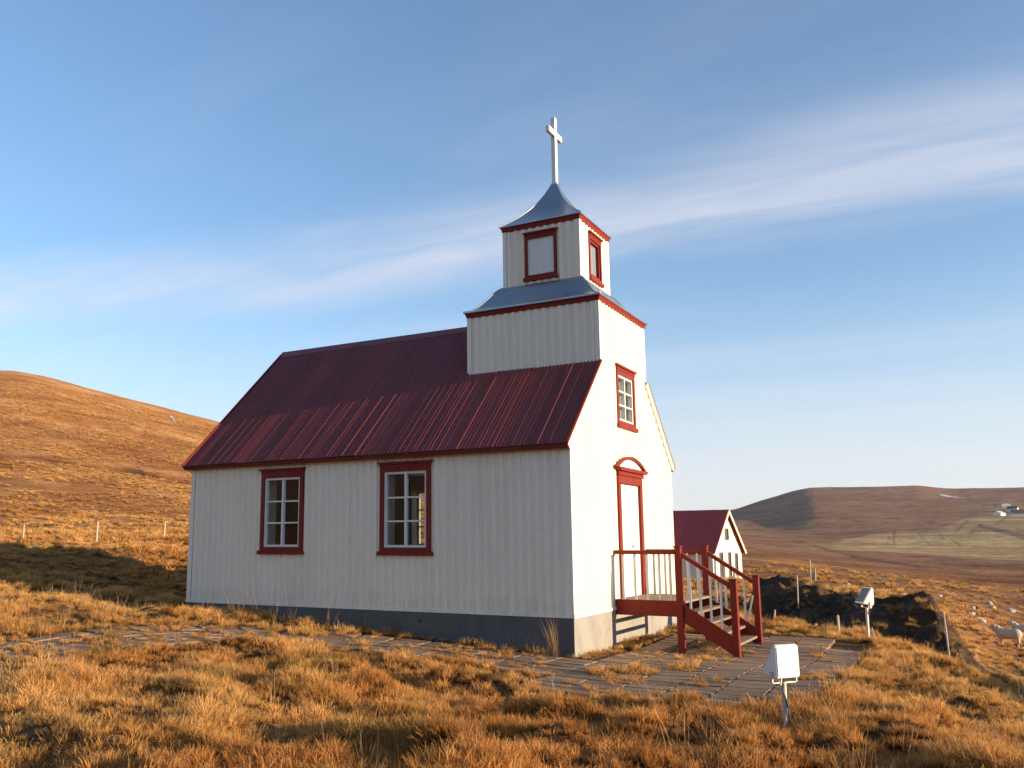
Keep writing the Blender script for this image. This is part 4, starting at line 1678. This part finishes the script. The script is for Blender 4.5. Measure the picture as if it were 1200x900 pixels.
# ------------------------------------------------------------------ posts and stakes
def stake(px, top, bot, D, wid, label, grp, lean=0.0, name='fence_post'):
    d = ray(px, bot)
    hd = math.hypot(d[0], d[1])
    x, y = CAM[0] + d[0] / hd * D, CAM[1] + d[1] / hd * D
    z = gz(x, y)
    hgt = max((bot - top) / FPX * D, 0.3)
    ztop = CAM[2] + ray(px, top)[2] / math.hypot(*ray(px, top)[:2]) * D
    hgt = max(ztop - z, 0.35)
    mb = MB()
    mb.tube([(0, 0, -0.3), (lean * 0.5, 0, hgt * 0.5), (lean, 0.01, hgt - 0.03), (lean, 0.01, hgt)], [wid * 0.72, wid * 0.68, wid * 0.65, wid * 0.45], 8)
    o = mb.build(name, M['post'])
    o.location = (x, y, z)
    tag(o, label, 'post', grp)
    return o


FP = 'fence posts on the hill side'
stake(27, 615, 636, 47, 0.05, 'weathered fence post on the slope farthest from the church gable', FP, -0.03)
stake(113, 611, 636, 47, 0.06, 'weathered fence post at the middle of the row beyond the shadowed lawn', FP)
stake(192, 611, 634, 47, 0.055, 'weathered fence post on the slope closest to the church gable', FP, 0.02)
SP = 'pale stakes near the earth bank'
stake(934.5, 674, 703, 31.0, 0.035, 'tall pale stake standing alone before the dark earth bank', SP, 0.03)
stake(949.5, 656, 684, 38, 0.04, 'tall pale stake behind the bank, higher of a close pair', SP, 0.04)
stake(955, 666, 691, 36, 0.04, 'pale stake behind the bank, lower of a close pair', SP, 0.05)
stake(907, 719, 733, 22.5, 0.028, 'short white stake in the grass beside the red steps', SP, 0.04)
stake(983, 721, 740, 21.5, 0.04, 'short grey stump in the grass before the earth bank', SP)
stake(1111.5, 716, 750, 23.5, 0.03, 'thin grey stake at the end of the earth bank', SP, -0.05)
stake(1028, 735, 750, 20.5, 0.018, 'thin dry stick beside the pole of the far floodlight', SP, -0.08)

# ------------------------------------------------------------------ dark earth bank
def earth_bank():
    tops = [(870, 676), (894, 672), (915, 670), (935, 677), (967, 684), (990, 690), (1013, 693), (1035, 696), (1052, 695), (1066, 693), (1083, 697), (1100, 705), (1112, 712), (1128, 720), (1150, 734), (1172, 748)]
    Ds = np.interp([t[0] for t in tops], [870, 1000, 1172], [36, 31, 29])
    nu, nv = 150, 46
    tx = np.linspace(0, 1, nu)
    cxs = np.array([t[0] for t in tops])
    ln = (cxs - cxs[0]) / (cxs[-1] - cxs[0])
    cx = np.interp(tx, ln, cxs)
    cy = np.interp(tx, ln, [t[1] + 6 for t in tops])
    D = np.interp(tx, ln, Ds)
    dirs = np.array([ray(a_, b_) for a_, b_ in zip(cx, cy)])
    hd = np.hypot(dirs[:, 0], dirs[:, 1])
    crest = CAM[None] + dirs / hd[:, None] * D[:, None]
    nrm = np.array((-0.15, 1.0)) / math.hypot(0.15, 1.0)
    endk = sstep(tx, 0, 0.06) * (1 - sstep(tx, 0.72, 1.0))
    v = np.linspace(-1, 1, nv)
    off = np.where(v < 0, 4.6, 4.0) * v
    QX = (crest[:, 0][:, None] + nrm[0] * off[None]).ravel()
    QY = (crest[:, 1][:, None] + nrm[1] * off[None]).ravel()
    g0 = ground_z(QX, QY).reshape(nu, nv) - 0.25
    gc = ground_z(crest[:, 0], crest[:, 1]) - 0.25
    prof = np.maximum(0.0, 1 - np.abs(v) ** 1.25) ** 0.9
    hgt = np.maximum(crest[:, 2] - gc, 0.2)
    Zb = g0 + hgt[:, None] * prof[None] * endk[:, None]
    rough = 0.22 * fbm(QX / 0.6, QY / 0.45 + Zb.ravel(), 4, 91, 0.6) + 0.10 * vnoise(QX / 1.6, QY / 1.6, 92)
    pk = np.minimum(1, np.tile(prof, nu) * 2.5)
    vs = list(zip(QX + 0.15 * rough, QY - 0.25 * rough, Zb.ravel() + rough * pk))
    fs = [(i * nv + j, (i + 1) * nv + j, (i + 1) * nv + j + 1, i * nv + j + 1) for i in range(nu - 1) for j in range(nv - 1)]
    m = mat('dark_peat', (0.035, 0.022, 0.015), 0.95, 0, 0.1)
    t = NT(m)
    c = t.mix(t.ramp(t.noise(1.2, 5, 0.65), 0.4, 0.7), (0.040, 0.026, 0.018), (0.095, 0.056, 0.032))
    c = t.mix(t.ramp(t.noise(4, 5, 0.65), 0.52, 0.72, 0, 0.8), c, (0.20, 0.11, 0.05))
    t.l.new(c, t.b.inputs['Base Color'])
    t.l.new(t.bump(t.noise(7, 6, 0.7), 0.8, 0.12), t.b.inputs['Normal'])
    o = MB().add(vs, fs).build('earth_bank', m, smooth=True)
    tag(o, 'long dark bank of dug peat beyond the pavement', 'earth bank')
    return o


bank = earth_bank()
BANK_V = np.array([v.co for v in bank.data.vertices])

# ------------------------------------------------------------------ stones
def stone_mesh(seed):
    r = random.Random(seed)
    bm = bmesh.new()
    bmesh.ops.create_icosphere(bm, subdivisions=3, radius=0.5)
    for v in bm.verts:
        p = np.array(v.co) * 2.2 + seed * 3.1
        n = float(fbm(np.array([p[0] + p[2] * 0.7]), np.array([p[1] - p[2] * 0.5]), 3, seed)[0])
        v.co *= 1 + 0.42 * n
        v.co.z *= 0.72
        v.co.x *= 1.25
    me = bpy.data.meshes.new('stone')
    bm.to_mesh(me)
    bm.free()
    me.polygons.foreach_set('use_smooth', [False] * len(me.polygons))
    me.materials.append(M['stone'])
    return me


M['stone'] = weathered('pale_stone', (0.50, 0.43, 0.34), 0.85, (0.30, 0.25, 0.19), 0.6, 3.0, bump=0.3)
STONES = [(1159, 705, 8, 46, 'pale upright stone above two others on the heath'), (1163, 712, 8, 44, 'pale stone in the middle of the heath stones'), (1185, 714, 9, 43, 'pale boulder farthest along the heath from the bank'),
          (1139, 711, 8, 43, 'low pale stone behind the end of the earth bank'), (1138, 719, 8, 40, 'flat pale stone touching a bigger one beside the bank'), (1148, 724, 12, 39, 'large pale stone lying beside the end of the bank'),
          (911, 677, 6, 52, 'upright pale stone behind the earth bank near the house'), (942, 682, 6, 44, 'small white stone below the pair of stakes'), (994, 685, 5, 50, 'small round white stone on the grass behind the bank'), (1101, 699, 5, 46, 'small pale stone behind the hump of the bank')]
for k, (cx, cy, wpx, D, lab) in enumerate(STONES):
    P, D = hit(cx, cy + wpx * 0.35, 20)
    x, y = P[0], P[1]
    s_ = wpx / FPX * D * 0.9
    o = link('stone', stone_mesh(k + 1))
    o.scale = (s_ / 1.2, s_ / 1.2, s_ / 1.2)
    o.location = (x, y, gz(x, y) + 0.12 * s_)
    o.rotation_euler = (random.uniform(-.2, .2), random.uniform(-.2, .2), random.uniform(0, 3))
    tag(o, lab, 'stone', 'pale stones scattered beyond the bank')

# ------------------------------------------------------------------ sheep
def sheep(px, py, D, rz, label, grazing=False, scale=1.0):
    P, D_ = hit(px, py, 12)
    x, y = P[0], P[1]
    print('sheep at', round(D_, 1))
    o = empty('sheep', (x, y, gz(x, y)), rz)
    o.scale = (scale,) * 3
    tag(o, label, 'sheep', 'sheep on the slope')
    bm = bmesh.new()

    def ell(c, r, rot=(0, 0, 0)):
        mtx = Matrix.Translation(c) @ Euler(rot).to_matrix().to_4x4() @ Matrix.Diagonal((*r, 1))
        bmesh.ops.create_icosphere(bm, subdivisions=3, radius=1, matrix=mtx)
    # faces local +x
    ell((0.0, 0, 0.60), (0.46, 0.25, 0.25))
    ell((0.27, 0, 0.60), (0.24, 0.22, 0.26))
    ell((-0.28, 0, 0.60), (0.25, 0.24, 0.25))
    hz = 0.42 if grazing else 0.90
    hx = 0.66 if grazing else 0.62
    ell((0.46, 0, (0.60 + hz) / 2 + 0.04), (0.17, 0.12, 0.19), (0, 0.7 if grazing else -0.6, 0))
    ell((hx, 0, hz), (0.15, 0.075, 0.085), (0, 1.0 if grazing else 0.45, 0))
    ell((hx + 0.10, 0, hz - 0.05), (0.075, 0.05, 0.055), (0, 0.5, 0))
    for sy in (-1, 1):
        ell((hx - 0.10, sy * 0.11, hz + 0.045), (0.035, 0.075, 0.025), (0, 0, 0))
        for (lx, kx, kz) in ((0.28, 0.02, 0.30), (-0.34, -0.04, 0.28)):
            ell((lx + kx * 0.3, sy * 0.12, 0.40), (0.075, 0.065, 0.16))
            ell((lx + kx, sy * 0.12, 0.27), (0.040, 0.038, 0.12), (0, 0.15 if lx < 0 else -0.05, 0))
            ell((lx, sy * 0.12, 0.12), (0.032, 0.032, 0.13))
            ell((lx + 0.015, sy * 0.12, 0.025), (0.042, 0.036, 0.03))
    ell((-0.53, 0, 0.60), (0.05, 0.045, 0.12), (0, -0.3, 0))
    me = bpy.data.meshes.new('sheep_body')
    bm.to_mesh(me)
    bm.free()
    me.materials.append(M['fleece'])
    b = link('body', me, o)
    rm = b.modifiers.new('remesh', 'REMESH')
    rm.mode = 'VOXEL'
    rm.voxel_size = 0.022
    rm.use_smooth_shade = True
    sm = b.modifiers.new('smooth', 'SMOOTH')
    sm.iterations = 3
    return o


M['fleece'] = weathered('fleece', (0.50, 0.40, 0.28), 0.95, (0.30, 0.22, 0.15), 0.5, 4.0, (1, 1, 1), spec=0.1, bump=0.6)
sheep(1184, 761, 36.5, math.radians(172), 'cream sheep with raised head standing in front of another')
sheep(1203, 755, 38, math.radians(168), 'cream sheep half behind the one in front')
sheep(1200, 747, 42, math.radians(185), 'cream sheep with only its back and head above the others')

# ------------------------------------------------------------------ grass
def clump_mesh(name, nb, rad, lo, hi, bend, width, seed, mt, lean=(0, 0)):
    r = np.random.default_rng(seed)
    n = nb
    ang = r.uniform(0, 2 * np.pi, n)
    rr = rad * np.sqrt(r.uniform(0, 1, n))
    bx, by = rr * np.cos(ang), rr * np.sin(ang)
    ln = r.uniform(lo, hi, n)
    dirn = ang + r.normal(0, 0.7, n)
    b = bend * r.uniform(0.45, 1.25, n)
    dx, dy = np.cos(dirn) * b + lean[0], np.sin(dirn) * b + lean[1]
    ts = np.array([0, 0.3, 0.62, 0.85, 1.0])
    wd = np.array([1.0, 0.95, 0.7, 0.42, 0.06])
    side = ang + r.uniform(-1, 1, n)
    sx, sy = -np.sin(side), np.cos(side)
    vs, al, rn, fs = [], [], [], []
    for i in range(n):
        hmag = math.hypot(dx[i], dy[i])
        base = len(vs)
        k = r.uniform(0, 1)
        for t, w in zip(ts, wd):
            th = t * min(hmag, 1.9)
            # arc of a bent blade
            hm = min(hmag, 1.9) + 1e-4
            hor = ln[i] * (1 - math.cos(th)) / hm
            ver = ln[i] * math.sin(th) / hm
            ux, uy = dx[i] / (hmag + 1e-6), dy[i] / (hmag + 1e-6)
            X, Y, Z = bx[i] + ux * hor, by[i] + uy * hor, max(ver, 0.004) - 0.02 * (t == 0)
            w2 = width * w * 0.5
            vs += [(X - sx[i] * w2, Y - sy[i] * w2, Z), (X + sx[i] * w2, Y + sy[i] * w2, Z)]
            al += [t, t]
            rn += [k, k]
        for j in range(len(ts) - 1):
            p = base + 2 * j
            fs.append((p, p + 1, p + 3, p + 2))
    me = bpy.data.meshes.new(name)
    me.from_pydata(vs, [], fs)
    a = me.attributes.new('along', 'FLOAT', 'POINT')
    a.data.foreach_set('value', np.array(al, np.float32))
    a = me.attributes.new('blade', 'FLOAT', 'POINT')
    a.data.foreach_set('value', np.array(rn, np.float32))
    me.materials.append(mt)
    return me


def clump_collection(name, meshes):
    c = bpy.data.collections.new(name)
    for i, m in enumerate(meshes):
        o = bpy.data.objects.new('%s_%d' % (name, i), m)
        c.objects.link(o)
    return c


def scatter(name, pts, rots, scl, coll, nvar, label, cat):
    me = bpy.data.meshes.new(name)
    me.vertices.add(len(pts))
    me.vertices.foreach_set('co', np.asarray(pts, np.float32).ravel())
    a = me.attributes.new('rot', 'FLOAT_VECTOR', 'POINT')
    a.data.foreach_set('vector', np.asarray(rots, np.float32).ravel())
    a = me.attributes.new('scl', 'FLOAT_VECTOR', 'POINT')
    a.data.foreach_set('vector', np.asarray(scl, np.float32).ravel())
    a = me.attributes.new('idx', 'INT', 'POINT')
    a.data.foreach_set('value', RNG.integers(0, nvar, len(pts)).astype(np.int32))
    me.update()
    o = link(name, me)
    tag(o, label, cat, kind='stuff')
    ng = bpy.data.node_groups.new(name, 'GeometryNodeTree')
    ng.interface.new_socket('Geometry', in_out='INPUT', socket_type='NodeSocketGeometry')
    ng.interface.new_socket('Geometry', in_out='OUTPUT', socket_type='NodeSocketGeometry')
    N, LK = ng.nodes, ng.links
    gi, go = N.new('NodeGroupInput'), N.new('NodeGroupOutput')
    ci = N.new('GeometryNodeCollectionInfo')
    ci.inputs['Collection'].default_value = coll
    ci.inputs['Separate Children'].default_value = True
    ci.inputs['Reset Children'].default_value = True
    iop = N.new('GeometryNodeInstanceOnPoints')
    iop.inputs['Pick Instance'].default_value = True

    def attr(nm, ty):
        n = N.new('GeometryNodeInputNamedAttribute')
        n.data_type = ty
        n.inputs['Name'].default_value = nm
        return n.outputs['Attribute']
    LK.new(gi.outputs[0], iop.inputs['Points'])
    LK.new(ci.outputs[0], iop.inputs['Instance'])
    LK.new(attr('idx', 'INT'), iop.inputs['Instance Index'])
    e2r = N.new('FunctionNodeEulerToRotation')
    LK.new(attr('rot', 'FLOAT_VECTOR'), e2r.inputs[0])
    LK.new(e2r.outputs[0], iop.inputs['Rotation'])
    LK.new(attr('scl', 'FLOAT_VECTOR'), iop.inputs['Scale'])
    LK.new(iop.outputs[0], go.inputs[0])
    md = o.modifiers.new('scatter', 'NODES')
    md.node_group = ng
    return o


def ring_points(r0, r1, dens, azlo, azhi):
    area = math.radians(azhi - azlo) / 2 * (r1 * r1 - r0 * r0)
    n = int(area * dens)
    r = np.sqrt(RNG.uniform(r0 * r0, r1 * r1, n))
    a = np.radians(RNG.uniform(azlo, azhi, n))
    return CAM[0] + r * np.cos(a), CAM[1] + r * np.sin(a)


AZLO, AZHI = px_az(1200) - 9, px_az(0) + 9
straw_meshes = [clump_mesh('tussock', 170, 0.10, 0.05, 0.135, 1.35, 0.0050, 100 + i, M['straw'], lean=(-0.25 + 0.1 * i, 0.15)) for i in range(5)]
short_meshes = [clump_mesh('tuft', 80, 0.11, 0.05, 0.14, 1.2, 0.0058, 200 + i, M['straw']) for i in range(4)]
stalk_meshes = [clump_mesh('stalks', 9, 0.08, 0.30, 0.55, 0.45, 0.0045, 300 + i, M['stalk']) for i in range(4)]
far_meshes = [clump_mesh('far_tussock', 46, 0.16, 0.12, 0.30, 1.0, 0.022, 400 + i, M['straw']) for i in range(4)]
C_FAR = clump_collection('far_tussocks', far_meshes)
C_STRAW = clump_collection('tussocks', straw_meshes)
C_SHORT = clump_collection('tufts', short_meshes)
C_STALK = clump_collection('stalks', stalk_meshes)


def tussocky(x, y):
    return fbm(x / 0.85, y / 0.85, 3, 61)


def lay(name, x, y, smin, smax, coll, nvar, label, cat, keep, zoff=0.0, tilt=0.25, flat_=1.0):
    k = keep(x, y)
    x, y = x[k], y[k]
    z = ground_z(x, y) + zoff
    n = len(x)
    rots = np.stack([RNG.normal(0, tilt, n), RNG.normal(0, tilt, n), RNG.uniform(0, 6.283, n)], -1)
    s = RNG.uniform(smin, smax, n) * (1 + 0.95 * np.clip(tussocky(x, y), -0.28, 0.6))
    scl = np.stack([s, s, s * RNG.uniform(0.75, 1.15, n) * flat_], -1)
    return scatter(name, np.stack([x, y, z], -1), rots, scl, coll, nvar, label, cat)


def open_ground(x, y, gap=0.10):
    r = np.minimum(paved(x, y), church_d(x, y))
    return r > gap + 0.12 * vnoise(x * 2.1, y * 2.1, 5)


x1, y1 = ring_points(3.2, 13, 74, AZLO, AZHI)
x2, y2 = ring_points(13, 28, 38, AZLO, AZHI)
xa, ya = np.concatenate([x1, x2]), np.concatenate([y1, y2])


def keep_tall(x, y):
    t = tussocky(x, y)
    shade = np.exp(-((x + 16) / 7) ** 2 - ((y - 2) / 4.5) ** 2)
    dip = sstep(x, 6.6, 8.6) * sstep(y, -5.0, -1.5)
    return open_ground(x, y, 0.16) & (RNG.uniform(0, 1, len(x)) < np.clip(0.62 + 1.5 * t, 0.22, 1) * (1 - 0.75 * shade) * (1 - 0.8 * dip))


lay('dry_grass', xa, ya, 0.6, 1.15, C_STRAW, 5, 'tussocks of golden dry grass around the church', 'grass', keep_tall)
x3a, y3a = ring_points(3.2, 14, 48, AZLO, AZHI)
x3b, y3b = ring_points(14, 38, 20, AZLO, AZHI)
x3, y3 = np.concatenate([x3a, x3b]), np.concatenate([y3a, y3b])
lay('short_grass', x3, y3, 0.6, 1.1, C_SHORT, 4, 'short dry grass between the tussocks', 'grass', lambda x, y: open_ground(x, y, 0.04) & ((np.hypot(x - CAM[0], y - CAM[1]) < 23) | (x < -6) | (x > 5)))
x4, y4 = ring_points(26, 50, 9.0, AZLO, AZHI)
x9, y9 = ring_points(50, 75, 4.5, AZLO, AZHI)
x5, y5 = ring_points(75, 150, 1.3, AZLO, AZHI)


def keep_far(x, y):
    t = fbm(x / 3.2, y / 3.2, 3, 66)
    r = np.hypot(x - CAM[0], y - CAM[1])
    shade = np.exp(-((x + 18) / 8) ** 2 - ((y - 2) / 5) ** 2)
    dip = sstep(x, 6.6, 8.6) * (1 - sstep(r, 30, 36)) * (y > -9)
    azd = np.degrees(np.arctan2(y - CAM[1], x - CAM[0]))
    dip = np.maximum(dip, (azd < px_az(885)) * (azd > px_az(1140)) * (1 - sstep(r, 34, 37)))
    heath = sstep(-azd, -px_az(800), -px_az(880)) * sstep(r, 34, 40)
    return RNG.uniform(0, 1, len(x)) < np.clip(0.6 + 1.6 * t, 0.05, 1) * (1 - 0.9 * shade) * (1 - 0.8 * dip) * (1 - 0.72 * heath)


lay('slope_grass', x4, y4, 0.55, 1.05, C_FAR, 4, 'dry grass tussocks on the slope around the lawn', 'grass', keep_far, tilt=0.2, flat_=0.8)
lay('hill_grass', np.concatenate([x9, x5]), np.concatenate([y9, y5]), 0.9, 1.8, C_FAR, 4, 'dry grass tussocks over the hill foot and heath', 'grass', keep_far, tilt=0.2, flat_=0.8)
x8, y8 = ring_points(150, 560, 0.55, px_az(700), AZHI)
lay('upper_hill_grass', x8, y8, 1.5, 3.0, C_FAR, 4, 'dry grass tussocks high on the steep hill', 'grass', lambda x, y: RNG.uniform(0, 1, len(x)) < np.clip(0.5 + 1.8 * fbm(x / 16, y / 16, 3, 67), 0.03, 1) * (scarp_d(x, y) > 5.0), tilt=0.3, flat_=0.6)
# tufts in the joints and along the edges of the paving and at the foot of the walls
x6, y6 = ring_points(6, 26, 30, AZLO, AZHI)


def keep_edge(x, y):
    p = paved(x, y)
    ch = church_d(x, y)
    edge = (p < 0.03) & (vnoise(x * 1.3, y * 1.3, 71) > np.where(x < -1, np.where(y < -3, -0.3, -0.15), 0.05)) & (RNG.uniform(0, 1, len(x)) < np.where(x < -1, np.where(y < -3, 0.8, 0.42), 0.18))
    foot = (ch > 0.06) & (ch < 0.34) & (RNG.uniform(0, 1, len(x)) < np.where(y < 0.2, 0.28, 0.8))
    return (ch > 0.05) & (edge | foot)


lay('joint_grass', x6, y6, 0.35, 0.95, C_SHORT, 4, 'tufts of dry grass in the slab joints and along the walls', 'grass', keep_edge, 0.01)
x7, y7 = ring_points(5, 30, 2.6, AZLO, AZHI)
lay('grass_stalks', x7, y7, 0.6, 1.0, C_STALK, 4, 'thin upright dry stalks among the grass', 'grass', lambda x, y: open_ground(x, y, 0.05) & (fbm(x / 2, y / 2, 2, 81) > -0.1))
bi = RNG.permutation(len(BANK_V))[:520]
bp = BANK_V[bi]
bk = fbm(bp[:, 0] / 1.3, bp[:, 1] / 1.3, 2, 33) > -0.02
bp = bp[bk]
nb_ = len(bp)
scatter('bank_grass', bp, np.stack([RNG.normal(0.3, 0.3, nb_), RNG.normal(0, 0.3, nb_), RNG.uniform(0, 6.28, nb_)], -1),
        np.repeat(RNG.uniform(0.7, 1.5, nb_)[:, None], 3, 1), C_SHORT, 4, 'sparse tufts of dry grass on the dark earth bank', 'grass')
# the tall dry stalks at the near corner of the church
ts = link('dry_stalks', clump_mesh('dry_stalks', 26, 0.11, 0.45, 0.80, 0.38, 0.007, 909, M['stalk'], lean=(-0.25, -0.05)))
ts.location = (-0.22, -0.30, gz(-0.22, -0.30))
tag(ts, 'tall bundle of dry stalks at the corner of the church plinth', 'plant')

# ------------------------------------------------------------------ air
HZ = 3600.0
hb = MB()
hb.box(WORLD, CAM[0] - HZ - 3500, CAM[0] + HZ + 3500, CAM[1] - HZ - 3500, CAM[1] + HZ + 3500, float(ground.data.vertices and min(v.co.z for v in ground.data.vertices)) - 1.0, 560.0)
hz_m = bpy.data.materials.new('air')
hz_m.use_nodes = True
hn_, hl_ = hz_m.node_tree.nodes, hz_m.node_tree.links
hn_.clear()
pv = hn_.new('ShaderNodeVolumePrincipled')
pv.inputs['Color'].default_value = (0.80, 0.87, 1.0, 1)
pv.inputs['Density'].default_value = 0.00004
pv.inputs['Anisotropy'].default_value = 0.2
ho = hn_.new('ShaderNodeOutputMaterial')
hl_.new(pv.outputs[0], ho.inputs['Volume'])
hz = hb.build('haze', hz_m)
tag(hz, 'thin clear air over the moor', kind='stuff')
